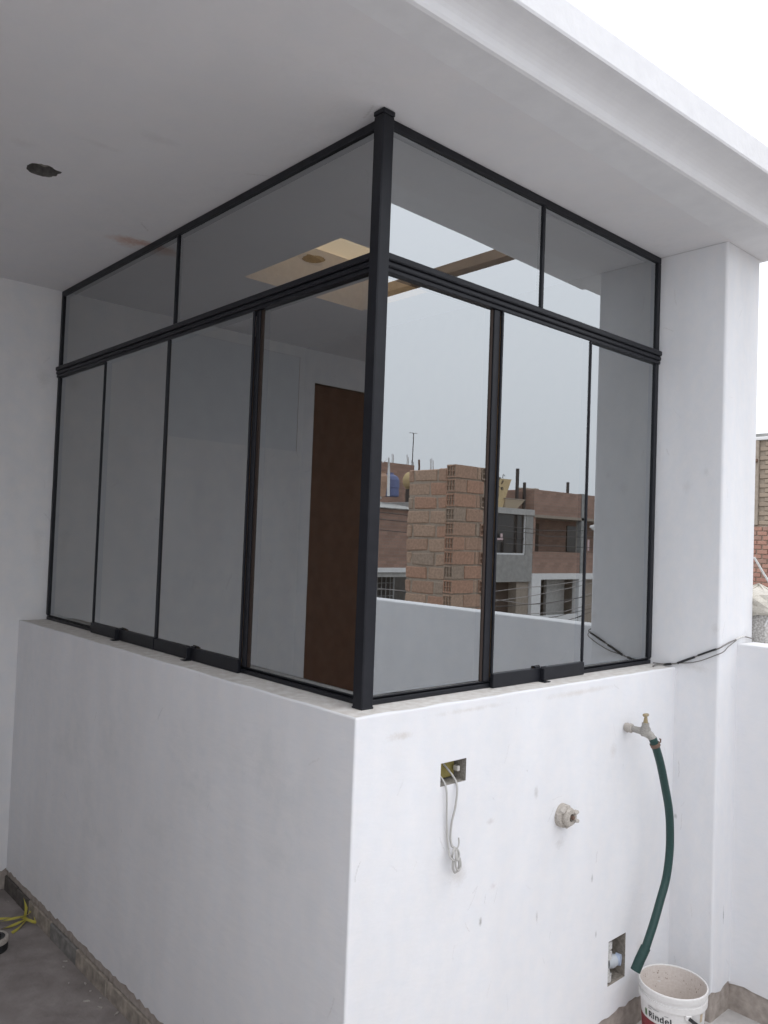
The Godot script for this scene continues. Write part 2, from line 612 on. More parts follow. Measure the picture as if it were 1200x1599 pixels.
func build_walls() -> void:
	# floor of the terrace and of the room behind the glass, and what carries it
	var fl := bar(self, "terrace_floor", Vector3(-2.9, FLOOR - 0.2, -2.5), Vector3(1.66, FLOOR, 3.3), M.floor, 0.0)
	fl.set_meta("kind", "structure")
	tag(fl, "dusty grey concrete floor of the terrace", "floor")
	var pf := bar(self, "dark_floor_sheet", Vector3(-2.74, FLOOR + 0.0005, BACK - 0.2), Vector3(-0.02, FLOOR + 0.004, 0.3), M.porch, 0.0)  # dark sheet added where the roof shades, so the open floor can be paler
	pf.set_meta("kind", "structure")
	tag(pf, "dark brown grey sheet added over the floor under the roof", "floor")
	var base := bar(self, "lower_storey", Vector3(-2.85, STREET, -2.45), Vector3(1.62, FLOOR - 0.202, 3.25), M.far_white, 0.01)
	tag(base, "white rendered storey that carries the terrace", "building")

	# half wall under the glass
	var hw := thing("half_wall", "white plastered half wall under the glazed corner, with pipes and open wall boxes", "wall")
	var path := [Vector2(-0.115, BACK), Vector2(-0.097, 0.087), Vector2(PIL, 0.092)]
	var l1: float = (path[0] as Vector2).distance_to(path[1])
	var sx := func(x: float) -> float: return l1 + (x + 0.097)
	var top := -1.092
	var holes := [[sx.call(0.196), sx.call(0.293), -0.211, -0.152], [sx.call(1.006), sx.call(1.108), -0.991, -0.849]]
	var mk := []
	var tot := l1 + 1.491
	for a in [[0.40, -0.34, 0.02, 0.01, 185, 178, 176, 0.5], [0.60, -0.30, 0.01, 0.02, 170, 165, 160, 0.4], [0.42, -0.52, 0.02, 0.012, 190, 180, 182, 0.5], [0.37, -0.6, 0.006, 0.012, 130, 125, 120, 0.6], [0.62, -0.66, 0.006, 0.02, 150, 146, 144, 0.5], [0.72, -0.47, 0.03, 0.02, 190, 186, 182, 0.5], [0.27, -0.45, 0.04, 0.03, 196, 190, 184, 0.45], [0.9, -0.62, 0.006, 0.016, 120, 118, 116, 0.5], [0.93, -0.8, 0.004, 0.012, 120, 118, 116, 0.5], [1.0, -0.24, 0.02, 0.03, 200, 194, 188, 0.4], [1.2, -0.93, 0.03, 0.05, 186, 176, 166, 0.35], [0.05, -0.06, 0.05, 0.012, 190, 180, 168, 0.5], [0.8, -0.03, 0.2, 0.01, 200, 190, 178, 0.4], [0.3, -0.025, 0.14, 0.008, 196, 188, 178, 0.4]]:
		mk.append([sx.call(a[0]) / tot, (0.0 - a[1]) / (0.0 - top), a[2] / tot, a[3] / 1.085, a[4], a[5], a[6], a[7]])
	var rr := RandomNumberGenerator.new()
	rr.seed = 31
	for k in 16:   # broad trowel smears on the shaded face
		mk.append([rr.randf_range(0.03, 0.55), rr.randf_range(0.1, 0.95), rr.randf_range(0.01, 0.035), rr.randf_range(0.03, 0.12), 205, 206, 203, rr.randf_range(0.08, 0.2)])
	part(plaster_face(path, top, 0.0, 1.0, holes, 0.006, 0.006, 3, 0.005, 0.02), "painted_face", painted(31, 1536, 448, 70, mk), hw)
	part(plaster_face(offset_path(path, 0.005), FLOOR, -0.99, 1.0, [], 0.0, 0.0, 4), "skirting", M.skirting, hw, "bare stained cement band along the foot")
	# dark stone slips set along the foot of the shaded side
	var zz := BACK + 0.004
	while zz < 0.0:
		var ln := minf(rr.randf_range(0.12, 0.34), 0.06 - zz)
		var f := (zz - BACK) / (0.087 - BACK)
		var xo := lerpf(-0.115, -0.097, f) - 0.002
		var stone := MB.new()
		stone.xf = Transform3D(Basis(Vector3.UP, 0.0079), Vector3(xo, FLOOR, zz))
		stone.box(Vector3(-0.003 - rr.randf() * 0.003, 0.0005, 0.0), Vector3(0.006, rr.randf_range(0.055, 0.066), ln), 0.002)
		part(stone, "skirting_stone", M.slate[rr.randi() % 4], hw)
		zz += ln + rr.randf_range(0.002, 0.006)
	part(flat(-0.0015, [Vector2(-0.11, BACK), Vector2(-0.0915, 0.081), Vector2(0.05, 0.0815), Vector2(0.05, BACK)]), "sill", M.sill, hw)
	part(flat(-0.0017, [Vector2(-0.0912, 0.0813), Vector2(PIL, 0.0863), Vector2(PIL, -0.05), Vector2(-0.0912, -0.05)]), "sill", M.sill, hw)
	part(plaster_face([Vector2(0.05, -0.05), Vector2(0.05, BACK)], FLOOR, 0.0, 1.0, [], 0.0, 0.0, 8), "inner_face", M.inner, hw)
	part(plaster_face([Vector2(PIL, -0.05), Vector2(0.05, -0.05)], FLOOR, 0.0, 1.0, [], 0.0, 0.0, 8), "inner_face", M.inner, hw)
	# open boxes sunk into the wall
	var z1 := 0.087 + 0.00335 * (0.196 + 0.097)
	var bx := part(recess(Vector3(0.1955, -0.2115, z1), Vector3(0.098, 0, 0.0003), Vector3(0, 0.06, 0), Vector3(0, 0, -0.05)), "socket_box", M.box_grey, hw, "empty sunken socket box with yellowish back")
	bar(bx, "box_back", Vector3(0.232, -0.207, z1 - 0.047), Vector3(0.288, -0.155, z1 - 0.036), M.box_yellow, 0.003)
	bar(bx, "lug", Vector3(0.274, -0.188, z1 - 0.03), Vector3(0.2845, -0.174, z1 - 0.012), M.box_lug, 0.002)
	var z2 := 0.087 + 0.00335 * (1.006 + 0.097)
	var vb := part(recess(Vector3(1.0055, -0.9915, z2), Vector3(0.103, 0, 0.0004), Vector3(0, 0.143, 0), Vector3(0, 0, -0.06)), "valve_recess", M.rough_edge, hw, "rough recess in the wall holding a stop valve")
	pipe(vb, "valve_pipe", [Vector3(1.03, -0.989, z2 - 0.022), Vector3(1.03, -0.934, z2 - 0.022), Vector3(1.03, -0.851, z2 - 0.022)], [0.014, 0.012, 0.013], M.pvc, 12)
	for yy in [-0.974, -0.904, -0.87]:
		pipe(vb, "pipe_collar", [Vector3(1.03, yy - 0.012, z2 - 0.022), Vector3(1.03, yy + 0.012, z2 - 0.022)], 0.018, M.pvc, 10)
	pipe(vb, "valve_body", [Vector3(1.03, -0.929, z2 - 0.022), Vector3(1.052, -0.929, z2 - 0.015), Vector3(1.07, -0.927, z2 - 0.008)], [0.02, 0.022, 0.016], M.valve, 12)
	pipe(vb, "valve_knob", [Vector3(1.07, -0.927, z2 - 0.012), Vector3(1.076, -0.927, z2 + 0.004)], [0.02, 0.018], M.valve_blue, 8)

	# back wall in the shade, with a door and an added high panel further along
	var bw := thing("back_wall", "white plastered back wall in the shade at the far end of the glass", "wall")
	var x0 := -2.75
	var dh := [-2.4 - x0, -1.452 - x0, top - 0.09, 1.31]
	var wh := [-1.34 - x0, -0.545 - x0, 0.897, 1.44]
	part(plaster_face([Vector2(0.015, BACK), Vector2(1.41, BACK)], FLOOR, CEIL, 1.0, [], 0.0, 0.0, 9, 0.008, 0.5), "inner_face", M.inner, bw)
	part(plaster_face([Vector2(x0, BACK), Vector2(0.015, BACK)], top, CEIL, 1.0, [[dh[0], dh[1], top - 1.0, dh[3]], wh], 0.0, 0.012, 6), "painted_face", painted(41, 768, 736, 70, [[0.97, 0.16, 0.012, 0.02, 200, 195, 190, 0.3], [0.975, 0.45, 0.01, 0.03, 205, 200, 196, 0.3]], Vector3(0.785, 0.78, 0.785), 0.045), bw)
	part(plaster_face([Vector2(x0, BACK - 0.005), Vector2(1.55, BACK - 0.005)], FLOOR, -0.99, 1.0, [[dh[0], dh[1], -2.0, 0.0]], 0.0, 0.0, 7), "skirting", M.skirting, bw)
	part(recess(Vector3(-2.4, FLOOR, BACK), Vector3(0.948, 0, 0), Vector3(0, 1.31 - FLOOR, 0), Vector3(0, 0, -0.2), false), "door_reveal", M.inner, bw)
	part(recess(Vector3(-1.34, 0.897, BACK), Vector3(0.795, 0, 0), Vector3(0, 0.543, 0), Vector3(0, 0, -0.12), false), "panel_recess", M.inner, bw)
	bar(bw, "wall_core", Vector3(x0, FLOOR, BACK - 0.3), Vector3(1.55, CEIL, BACK - 0.25), M.inner, 0.0)
	var dr := thing("panel_door", "plain dark brown door set in the shaded white wall", "door", Vector3(-1.92, FLOOR, BACK - 0.06))
	bar(dr, "door_leaf", Vector3(-0.4325, 0.005, -0.02), Vector3(0.4325, 2.4335, 0.0442), M.door, 0.0)
	for e in [[-0.469, -0.433, 0.0, 2.484], [0.433, 0.467, 0.0, 2.484], [-0.433, 0.433, 2.434, 2.484]]:
		bar(dr, "door_frame", Vector3(e[0], e[2], -0.04), Vector3(e[1], e[3], 0.045), M.door, 0.0)
	pipe(dr, "handle", [Vector3(-0.37, 1.0, 0.044), Vector3(-0.37, 1.0, 0.08), Vector3(-0.28, 1.0, 0.082)], 0.009, M.steel, 10)
	var hwn := thing("high_blue_panel", "small dull blue grey panel added high in the shaded wall", "window", Vector3(-0.9425, 0.897, BACK - 0.006))  # added panel that puts a bluish patch into the mirrored wall
	bar(hwn, "pane", Vector3(-0.3825, 0.01, -0.004), Vector3(0.3825, 0.53, 0.004), M.blue_panel, 0.0)
	for e in [[-0.3975, -0.3825, 0.0, 0.543], [0.3825, 0.3975, 0.0, 0.543], [-0.3825, 0.3825, 0.0, 0.01], [-0.3825, 0.3825, 0.53, 0.543]]:
		bar(hwn, "panel_edge", Vector3(e[0], e[2], -0.015), Vector3(e[1], e[3], 0.0035), M.blue_panel, 0.0)

	# unseen left wall added to shade the terrace; room wall on the right
	var lw := thing("side_wall", "unseen plastered wall added to shade the covered terrace beside the brown door", "wall")
	part(plaster_face([Vector2(-2.75, 3.2), Vector2(-2.75, BACK)], FLOOR, 1.64, 1.0, [], 0.0, 0.0, 9, 0.008, 0.5), "painted_face", M.side, lw)
	bar(lw, "wall_core", Vector3(-2.9, FLOOR, BACK), Vector3(-2.755, CEIL - 0.002, 0.15), M.inner, 0.0)
	bar(lw, "wall_core", Vector3(-2.9, FLOOR, 0.2), Vector3(-2.755, 1.64, 3.2), M.inner, 0.0)
	var rw := thing("room_wall", "plastered inner wall of the glazed room behind the pillar", "wall")
	part(plaster_face([Vector2(PIL, BACK), Vector2(PIL, -0.0405)], FLOOR, CEIL, 1.0, [], 0.0, 0.0, 9, 0.008, 0.5), "inner_face", M.inner, rw)
	bar(rw, "wall_core", Vector3(1.40, FLOOR, BACK), Vector3(1.64, CEIL - 0.002, -0.12), M.far_white, 0.0)

	# corner pillar
	var pl := thing("corner_pillar", "white plastered square pillar beside the glazed screen", "pillar")
	var pp := [Vector2(PIL, -0.04), Vector2(PIL, 0.25), Vector2(1.655, 0.252), Vector2(1.655, -0.11)]
	var pmk := [[0.17, 0.33, 0.02, 0.008, 205, 203, 202, 0.3], [0.25, 0.31, 0.012, 0.006, 200, 198, 196, 0.3], [0.3, 0.52, 0.02, 0.008, 172, 170, 168, 0.3], [0.22, 0.575, 0.08, 0.006, 196, 190, 184, 0.35], [0.16, 0.78, 0.008, 0.004, 120, 120, 118, 0.5], [0.4, 0.9, 0.003, 0.012, 110, 110, 108, 0.6], [0.55, 0.55, 0.05, 0.03, 186, 182, 178, 0.3]]
	part(plaster_face(pp, top, CEIL - 0.001, 1.0, [], 0.0, 0.012, 12, 0.01, 0.02), "painted_face", painted(51, 512, 1024, 60, pmk, Vector3(0.785, 0.785, 0.80), 0.03), pl)
	part(plaster_face(offset_path(pp, 0.005), FLOOR, -0.99, 1.0, [], 0.0, 0.0, 13), "skirting", M.skirting, pl)

	# parapet along the edge of the terrace, plus an added front run
	var pa := thing("terrace_parapet", "white plastered parapet running from the pillar along the terrace edge, with an added unseen front run", "parapet")
	var pq := [Vector2(1.53, 0.24), Vector2(1.53, 3.2)]
	part(plaster_face(pq, top, 0.095, 1.0, [], 0.006, 0.012, 17, 0.008, 0.03), "painted_face", painted(61, 1024, 384, 50, [[0.3, 0.4, 0.004, 0.02, 130, 128, 126, 0.4], [0.06, 0.45, 0.003, 0.03, 140, 138, 136, 0.4], [0.13, 0.5, 0.006, 0.01, 120, 118, 116, 0.4]]), pa)
	part(plaster_face(offset_path(pq, -0.0), FLOOR, -0.99, 1.0, [], 0.0, 0.0, 18), "skirting", M.skirting, pa).position.x = 0.005
	part(plaster_face([Vector2(1.53, 3.18), Vector2(-2.75, 3.18)], FLOOR, 0.095, 1.0, [], 0.006, 0.0, 19, 0.008, 0.2), "painted_face", M.fascia, pa)  # unseen front run, added to bounce sky light onto the ceiling
	bar(pa, "parapet_body", Vector3(-2.9, FLOOR, 3.195), Vector3(1.652, 0.0935, 3.3), M.fascia, 0.006)  # body of the added front run
	bar(pa, "parapet_body", Vector3(1.543, FLOOR, 0.2525), Vector3(1.652, 0.0935, 3.2), M.fascia, 0.006)


# ---------------------------------------------------------------- the glazed screen
# side 0: the face with the hose wall below (runs along +x, looks to +z); side 1: the shaded face (runs along -z, looks to -x)
func fp(side: int, s: float, y: float, o: float) -> Vector3:
	return Vector3(s, y, o) if side == 0 else Vector3(-o, y, -s)

func fbar(parent: Node, called: String, side: int, s0: float, s1: float, y0: float, y1: float, o0: float, o1: float, m: Material = null, bev := 0.0015) -> MeshInstance3D:
	return bar(parent, called, fp(side, s0, y0, o0), fp(side, s1, y1, o1), m if m else M.frame, bev)

func pane(parent: Node, called: String, side: int, s0: float, s1: float, y0: float, y1: float, o: float) -> MeshInstance3D:
	var b := MB.new()
	b.poly([fp(side, s0, y0, o), fp(side, s1, y0, o), fp(side, s1, y1, o), fp(side, s0, y1, o)], fp(side, 0, 0, 1))
	return part(b, called, M.glass, parent)

func latch(parent: Node, side: int, s: float) -> void:
	# an upright plate on the bottom rail, a foot on the sill with its screw, a small tab above the rail
	fbar(parent, "latch_plate", side, s - 0.003, s + 0.02, 0.004, 0.045, 0.0125, 0.0155)
	fbar(parent, "latch_plate", side, s - 0.006, s - 0.003, 0.002, 0.04, 0.0125, 0.028)
	fbar(parent, "latch_foot", side, s - 0.012, s + 0.016, -0.0012, 0.0014, 0.0125, 0.038)
	fbar(parent, "latch_tab", side, s - 0.028, s - 0.004, 0.0402, 0.046, 0.003, 0.0115)
	pipe(parent, "screw", [fp(side, s + 0.004, 0.0014, 0.031), fp(side, s + 0.004, 0.005, 0.031)], 0.0035, M.steel, 8)

func slider(screen: Node, side: int, s0: float, s1: float, latch_at: float, left_wide: bool) -> void:
	var p := pane(screen, "sliding_pane", side, s0 + 0.004, s1 - 0.004, 0.040, 1.102, 0.002)
	fbar(p, "bottom_rail", side, s0, s1, -0.0005, 0.040, -0.001, 0.012)
	fbar(p, "stile", side, s0 - 0.002, s0 + 0.005, 0.0402, 1.0995, -0.001, 0.007)
	fbar(p, "stile", side, s1 - 0.005, s1 + 0.002, 0.0402, 1.0995, -0.001, 0.007)
	latch(p, side, latch_at)

func build_screen() -> void:
	var sc := thing("glazed_screen", "reflective glass corner screen in black aluminium frames on the half wall", "window")
	bar(sc, "corner_post", Vector3(-0.0285, 0.0, -0.0095), Vector3(0.0095, CEIL - 0.014, 0.0285), M.frame, 0.003)
	bar(sc, "post_cap", Vector3(-0.0297, CEIL - 0.0138, -0.0105), Vector3(0.0105, CEIL - 0.001, 0.0297), M.frame, 0.002)
	bar(sc, "post_foot", Vector3(-0.0297, -0.0012, -0.0105), Vector3(0.0105, 0.004, 0.0297), M.frame, 0.002)
	for side in 2:
		var W: float = PIL if side == 0 else -BACK
		var e := 0.0105
		fbar(sc, "head_rail", side, e, W - 0.001, CEIL - 0.024, CEIL - 0.0008, -0.035, 0.0)
		# transom: a stepped track
		fbar(sc, "transom", side, e, W - 0.001, 1.130, 1.148, -0.035, 0.013, null, 0.003)
		fbar(sc, "transom", side, e, W - 0.001, 1.127, 1.1298, -0.035, 0.006)
		fbar(sc, "transom", side, e, W - 0.001, 1.1135, 1.1268, -0.035, 0.010, null, 0.003)
		fbar(sc, "transom", side, e, W - 0.001, 1.111, 1.1133, -0.035, 0.004)
		fbar(sc, "transom", side, e, W - 0.001, 1.1, 1.1108, -0.035, 0.006)
		# jamb against the wall
		fbar(sc, "jamb", side, W - 0.022, W - 0.001, 0.0205, 1.0995, -0.03, 0.0)
		fbar(sc, "jamb", side, W - 0.022, W - 0.001, 1.1485, CEIL - 0.0245, -0.03, 0.0)
		# bottom track
		fbar(sc, "bottom_track", side, e, W - 0.001, -0.0012, 0.012, -0.04, -0.0025, null, 0.002)
		fbar(sc, "bottom_track", side, e, W - 0.001, 0.0122, 0.016, -0.04, -0.012)
		fbar(sc, "bottom_track", side, e, W - 0.001, 0.0162, 0.020, -0.04, -0.003)
		fbar(sc, "post_stile", side, e, e + 0.006, 0.0205, 1.0995, -0.03, -0.002)
		var um: float = 0.68 if side == 0 else 1.099
		fbar(sc, "upper_mullion", side, um - 0.006, um + 0.006, 1.1485, CEIL - 0.0245, -0.022, -0.001)
		pane(sc, "upper_pane", side, e, um - 0.006, 1.146, CEIL - 0.023, -0.007)
		pane(sc, "upper_pane", side, um + 0.006, W - 0.021, 1.146, CEIL - 0.023, -0.007)
		if side == 0:
			pane(sc, "fixed_pane", 0, e + 0.004, 0.446, 0.019, 1.102, -0.007)
			fbar(sc, "interlock", 0, 0.4435, 0.454, 0.0205, 1.0995, -0.03, -0.004, M.seal)
			fbar(sc, "interlock", 0, 0.4543, 0.480, 0.0205, 1.0995, -0.026, 0.0)
			slider(sc, 0, 0.485, 0.945, 0.712, true)
			pane(sc, "fixed_pane", 0, 0.94, W - 0.021, 0.019, 1.102, -0.007)
			fbar(sc, "interlock", 0, 0.937, 0.943, 0.0205, 1.0995, -0.026, -0.002)
		else:
			pane(sc, "fixed_pane", 1, e + 0.004, 0.53, 0.019, 1.102, -0.007)
			fbar(sc, "interlock", 1, 0.526, 0.540, 0.0205, 1.0995, -0.03, -0.004, M.seal)
			fbar(sc, "interlock", 1, 0.5403, 0.562, 0.0205, 1.0995, -0.026, 0.0)
			slider(sc, 1, 0.565, 1.114, 0.856, false)
			slider(sc, 1, 1.1195, 1.67, 1.406, false)
			pane(sc, "fixed_pane", 1, 1.666, W - 0.021, 0.019, 1.102, -0.007)
			fbar(sc, "interlock", 1, 1.669, 1.676, 0.0205, 1.0995, -0.026, -0.002)


# ---------------------------------------------------------------- small things on and by the wall
func build_fittings() -> void:
	# garden tap
	var tp := thing("garden_tap", "old grey metal tap with brass lever sticking out of the half wall", "tap", Vector3(1.072, -0.172, 0.089))
	pipe(tp, "pipe", [Vector3(0, 0, -0.01), Vector3(0.004, -0.001, 0.03), Vector3(0.008, -0.004, 0.07)], [0.0105, 0.0105, 0.012], M.tap_grey, 12)
	var wr := MB.new()
	for k in 4:
		wr.tube([Vector3(0.0005 * k, 0, 0.004 + k * 0.006), Vector3(0.0005 * k, 0.0005, 0.0095 + k * 0.006)], [0.0145 + 0.002 * (k % 2), 0.0155 - 0.002 * (k % 2)], 9)
	part(wr, "sealing_tape", M.tape_dirty, tp)
	var body := MB.new()
	body.tube([Vector3(0.008, -0.016, 0.07), Vector3(0.008, -0.006, 0.07), Vector3(0.008, 0.008, 0.07), Vector3(0.008, 0.016, 0.07), Vector3(0.008, 0.026, 0.07)], [0.014, 0.0175, 0.0165, 0.012, 0.0115], 12)
	body.tube([Vector3(0.008, -0.004, 0.07), Vector3(0.012, -0.012, 0.085), Vector3(0.017, -0.024, 0.093)], [0.0155, 0.0135, 0.0125], 12)
	part(body, "valve_body", M.tap_grey, tp)
	pipe(tp, "stem", [Vector3(0.008, 0.026, 0.07), Vector3(0.0085, 0.046, 0.07)], [0.008, 0.0045], M.brass, 10)
	var lv := MB.new()
	lv.xf = Transform3D(Basis(Vector3.UP, 0.25) * Basis(Vector3.BACK, -0.12), Vector3(0.0085, 0.05, 0.07))
	lv.box(Vector3(-0.02, -0.004, -0.006), Vector3(0.019, 0.006, 0.006), 0.003)
	part(lv, "lever", M.brass, tp)
	# hose pushed over the spout, hanging down in a bow to the bucket
	var hs := thing("garden_hose", "short dark green hose hanging from the tap into the bucket", "hose", Vector3(1.09, -0.196, 0.182))
	var hp := []
	for p in [[1.088, -0.192, 0.18], [1.097, -0.215, 0.185], [1.128, -0.275, 0.187], [1.158, -0.345, 0.187], [1.19, -0.43, 0.187], [1.203, -0.5, 0.187], [1.204, -0.58, 0.187], [1.186, -0.66, 0.187], [1.149, -0.725, 0.187], [1.112, -0.785, 0.187], [1.08, -0.835, 0.185], [1.07, -0.852, 0.184]]:
		hp.append(Vector3(p[0], p[1], p[2]) - hs.position)
	pipe(hs, "tube", smooth_path(hp, 0.012), 0.0132, M.hose, 14)
	# the kinked end that lies on the rim
	var kp := [Vector3(1.072, -0.848, 0.184) - hs.position, Vector3(1.062, -0.864, 0.181) - hs.position, Vector3(1.048, -0.888, 0.176) - hs.position, Vector3(1.034, -0.916, 0.171) - hs.position]
	var kb := MB.new()
	kb.tube(smooth_path(kp, 0.01), 0.0158, 14, false)
	kb.tube([kp[3], kp[3].lerp(kp[2], 0.3)], 0.013, 12)
	part(kb, "hose_end", M.hose, hs)
	var cl := pipe(hs, "hose_clip", [Vector3(0.004, -0.012, 0.002), Vector3(0.009, -0.022, 0.004)], 0.0162, M.rust, 14)
	cl.set_meta("label", "rusty wire clip round the hose")
	pipe(hs, "hose_clip", [Vector3(0.02, -0.012, 0.006), Vector3(0.033, -0.012, 0.007), Vector3(0.034, -0.003, 0.007), Vector3(0.028, -0.001, 0.007)], 0.0026, M.rust, 6)

	# bucket
	var bc := Vector3(1.15, FLOOR, 0.238)
	var bk := thing("paint_bucket", "white plastic paint bucket with dark handle standing below the hose", "bucket", bc)
	var H := 0.222
	var shell := MB.new()
	shell.lathe(Vector3.ZERO, [Vector2(0.0, 0.0), Vector2(0.083, 0.0), Vector2(0.086, 0.004), Vector2(0.0985, H - 0.05)], 48)
	shell.lathe(Vector3.ZERO, [Vector2(0.0985, H - 0.05), Vector2(0.104, H - 0.049), Vector2(0.1045, H - 0.03), Vector2(0.1, H - 0.029), Vector2(0.1005, H - 0.018), Vector2(0.1055, H - 0.017), Vector2(0.106, H - 0.003), Vector2(0.1045, H), Vector2(0.1015, H), Vector2(0.1005, H - 0.003)], 48)
	part(shell, "shell", M.bucket, bk)
	var inner := MB.new()
	inner.lathe(Vector3.ZERO, [Vector2(0.1005, H - 0.003), Vector2(0.0965, H - 0.05), Vector2(0.084, 0.012), Vector2(0.0, 0.01)], 48)
	part(inner, "inside", M.bucket_in, bk, "inside of the bucket, splashed with old plaster")
	var fleck := RandomNumberGenerator.new()
	fleck.seed = 9
	var fk := MB.new()
	for k in 46:
		var g := fleck.randf_range(-2.6, 0.9)
		var y := H - fleck.randf_range(0.012, 0.09)
		var r := 0.0962 - (H - 0.05 - y) * 0.103 + 0.0004
		if y > H - 0.05:
			r = lerpf(0.0962, 0.1, (y - (H - 0.05)) / 0.047)
		var n := Vector3(cos(g), 0, sin(g))
		var t := Vector3(-sin(g), 0, cos(g))
		var sz := fleck.randf_range(0.0006, 0.002)
		var q := []
		for j in 6:
			var a := TAU * j / 6.0
			q.append(n * (r - 0.0008) + Vector3(0, y, 0) + t * cos(a) * sz * fleck.randf_range(0.6, 1.2) + Vector3.UP * sin(a) * sz * fleck.randf_range(0.8, 2.0))
		fk.poly(q, -n)
	var fo := part(fk, "plaster_flecks", M.fleck, bk)
	fo.set_meta("kind", "stuff")
	# label: red band low on the side, dark lettering above it, small grey print
	var wrap := func(st: MB, a0: float, a1: float, y0: float, y1: float, lift: float) -> void:
		for j in 16:
			var g0 := lerpf(a0, a1, j / 16.0)
			var g1 := lerpf(a0, a1, (j + 1) / 16.0)
			var q := []
			for e in [[g0, y0], [g1, y0], [g1, y1], [g0, y1]]:
				var r: float = lerpf(0.086, 0.0985, (e[1] - 0.004) / (H - 0.054)) + lift
				q.append(Vector3(cos(e[0]) * r, e[1], sin(e[0]) * r))
			st.poly(q, Vector3(cos((g0 + g1) / 2), 0, sin((g0 + g1) / 2)))
	var facing := 2.68
	var rb := MB.new()
	wrap.call(rb, facing - 0.25, facing + 1.9, 0.02, 0.122, 0.0006)
	part(rb, "label_band", M.label_red, bk)
	var text := func(words: String, size: float, g0: float, y: float, m: Material, nm: String) -> void:
		var f := SystemFont.new()
		f.font_names = PackedStringArray(["Droid Sans"])
		f.font_weight = 700
		var tm := TextMesh.new()
		tm.text = words
		tm.font = f
		tm.font_size = 64
		tm.pixel_size = size / 64.0
		tm.depth = 0.0
		tm.horizontal_alignment = HORIZONTAL_ALIGNMENT_LEFT
		var a: Array = tm.get_mesh_arrays()
		var v: PackedVector3Array = a[Mesh.ARRAY_VERTEX]
		var ix = a[Mesh.ARRAY_INDEX]
		var mb := MB.new()
		var n := v.size() if ix == null else (ix as PackedInt32Array).size()
		for k in range(0, n, 3):
			var q := []
			var mid := Vector3.ZERO
			for j in 3:
				var p: Vector3 = v[k + j] if ix == null else v[ix[k + j]]
				var yy := y + p.y
				var r := lerpf(0.086, 0.0985, (yy - 0.004) / (H - 0.054)) + 0.0011
				var g: float = g0 - p.x / r
				q.append(Vector3(cos(g) * r, yy, sin(g) * r))
				mid += q[-1]
			if ((q[1] - q[0]) as Vector3).cross(q[2] - q[0]).length() > 1e-10:
				mb.poly(q, Vector3(mid.x, 0, mid.z))
		part(mb, nm, m, bk)
	text.call("Rindel", 0.026, facing + 0.80, 0.141, M.ink, "lettering")
	var sp2 := MB.new()
	for e in [[0.78, 0.62, 0.1905], [0.62, 0.4, 0.188], [0.8, 0.66, 0.184], [0.22, 0.1, 0.181]]:
		wrap.call(sp2, facing + e[1], facing + e[0], e[2] - 0.026, e[2] - 0.0235, 0.0008)
	part(sp2, "small_print", M.ink_grey, bk)
	var sq := MB.new()
	wrap.call(sq, facing + 0.87, facing + 0.97, 0.13, 0.15, 0.0008)
	part(sq, "label_square", M.label_green, bk)
	var em := MB.new()
	wrap.call(em, facing - 1.12, facing - 0.98, 0.14, 0.165, 0.0008)
	part(em, "label_emblem", M.cream, bk)
	var turn := Basis(Vector3.UP, -0.62)
	for sgn in [-1.0, 1.0]:
		var lg := MB.new()
		lg.xf = Transform3D(turn, Vector3.ZERO)
		lg.box(Vector3(-0.01, H - 0.066, minf(sgn * 0.096, sgn * 0.106)), Vector3(0.01, H - 0.048, maxf(sgn * 0.096, sgn * 0.106)), 0.003)
		part(lg, "handle_lug", M.bucket, bk)
	# wire bail hanging down over the near side
	var bail := []
	for j in 21:
		var t := PI * j / 20.0
		var a := -0.62
		var out := sin(t) * 0.118
		bail.append(Vector3(0, H - 0.056, 0) + Vector3(0, 0, cos(t) * 0.109) + Vector3(cos(a) * out, sin(a) * out * 1.1, 0))
	for j in bail.size():
		bail[j] = turn * bail[j]
	pipe(bk, "bail", bail, 0.0055, M.black_plastic, 8)

	# capped pipe stub
	var sb := thing("pipe_stub", "short capped waste pipe wrapped in crumpled tape on the half wall", "pipe", Vector3(0.728, -0.389, 0.085))
	var tr := Basis(Vector3.RIGHT, PI / 2.0)
	var l1 := MB.new()
	l1.xf = Transform3D(tr, Vector3.ZERO)
	l1.lathe(Vector3.ZERO, [Vector2(0.034, -0.004), Vector2(0.0345, 0.01), Vector2(0.033, 0.013), Vector2(0.0335, 0.021), Vector2(0.031, 0.023), Vector2(0.024, 0.024)], 28, true, 0.03)
	part(l1, "pipe", M.pvc_old, sb)
	var l2 := MB.new()
	l2.xf = Transform3D(tr, Vector3(0.003, 0.0, -0.01))
	l2.lathe(Vector3.ZERO, [Vector2(0.027, 0.033), Vector2(0.0275, 0.044), Vector2(0.024, 0.05), Vector2(0.012, 0.051), Vector2(0.012, 0.038), Vector2(0.0, 0.038)], 22, true, 0.05)
	part(l2, "cap", M.pvc_old, sb)
	for k in 7:
		var g := TAU * k / 7.0 + 0.4
		var cr := MB.new()
		cr.xf = Transform3D(Basis(Vector3.BACK, g) * Basis(Vector3.UP, 0.5 * sin(k * 2.7)), Vector3(cos(g) * 0.029, sin(g) * 0.027, 0.012 + 0.005 * (k % 3)))
		cr.box(Vector3(-0.005, -0.012, -0.007), Vector3(0.005, 0.011, 0.008), 0.003)
		part(cr, "tape_fold", M.tape_dirty, sb)
	for e in [[0.02, 0.012, 0.3], [0.022, -0.012, -0.2]]:
		var tb := MB.new()
		tb.xf = Transform3D(Basis(Vector3.BACK, e[2]), Vector3(e[0], e[1], 0.04))
		tb.box(Vector3(-0.008, -0.004, -0.008), Vector3(0.01, 0.005, 0.008), 0.002)
		part(tb, "cap_tab", M.tape_dirty, sb)
	pipe(sb, "core", [Vector3(0.004, 0, 0.037), Vector3(0.006, 0.001, 0.046)], 0.006, M.rust, 8)

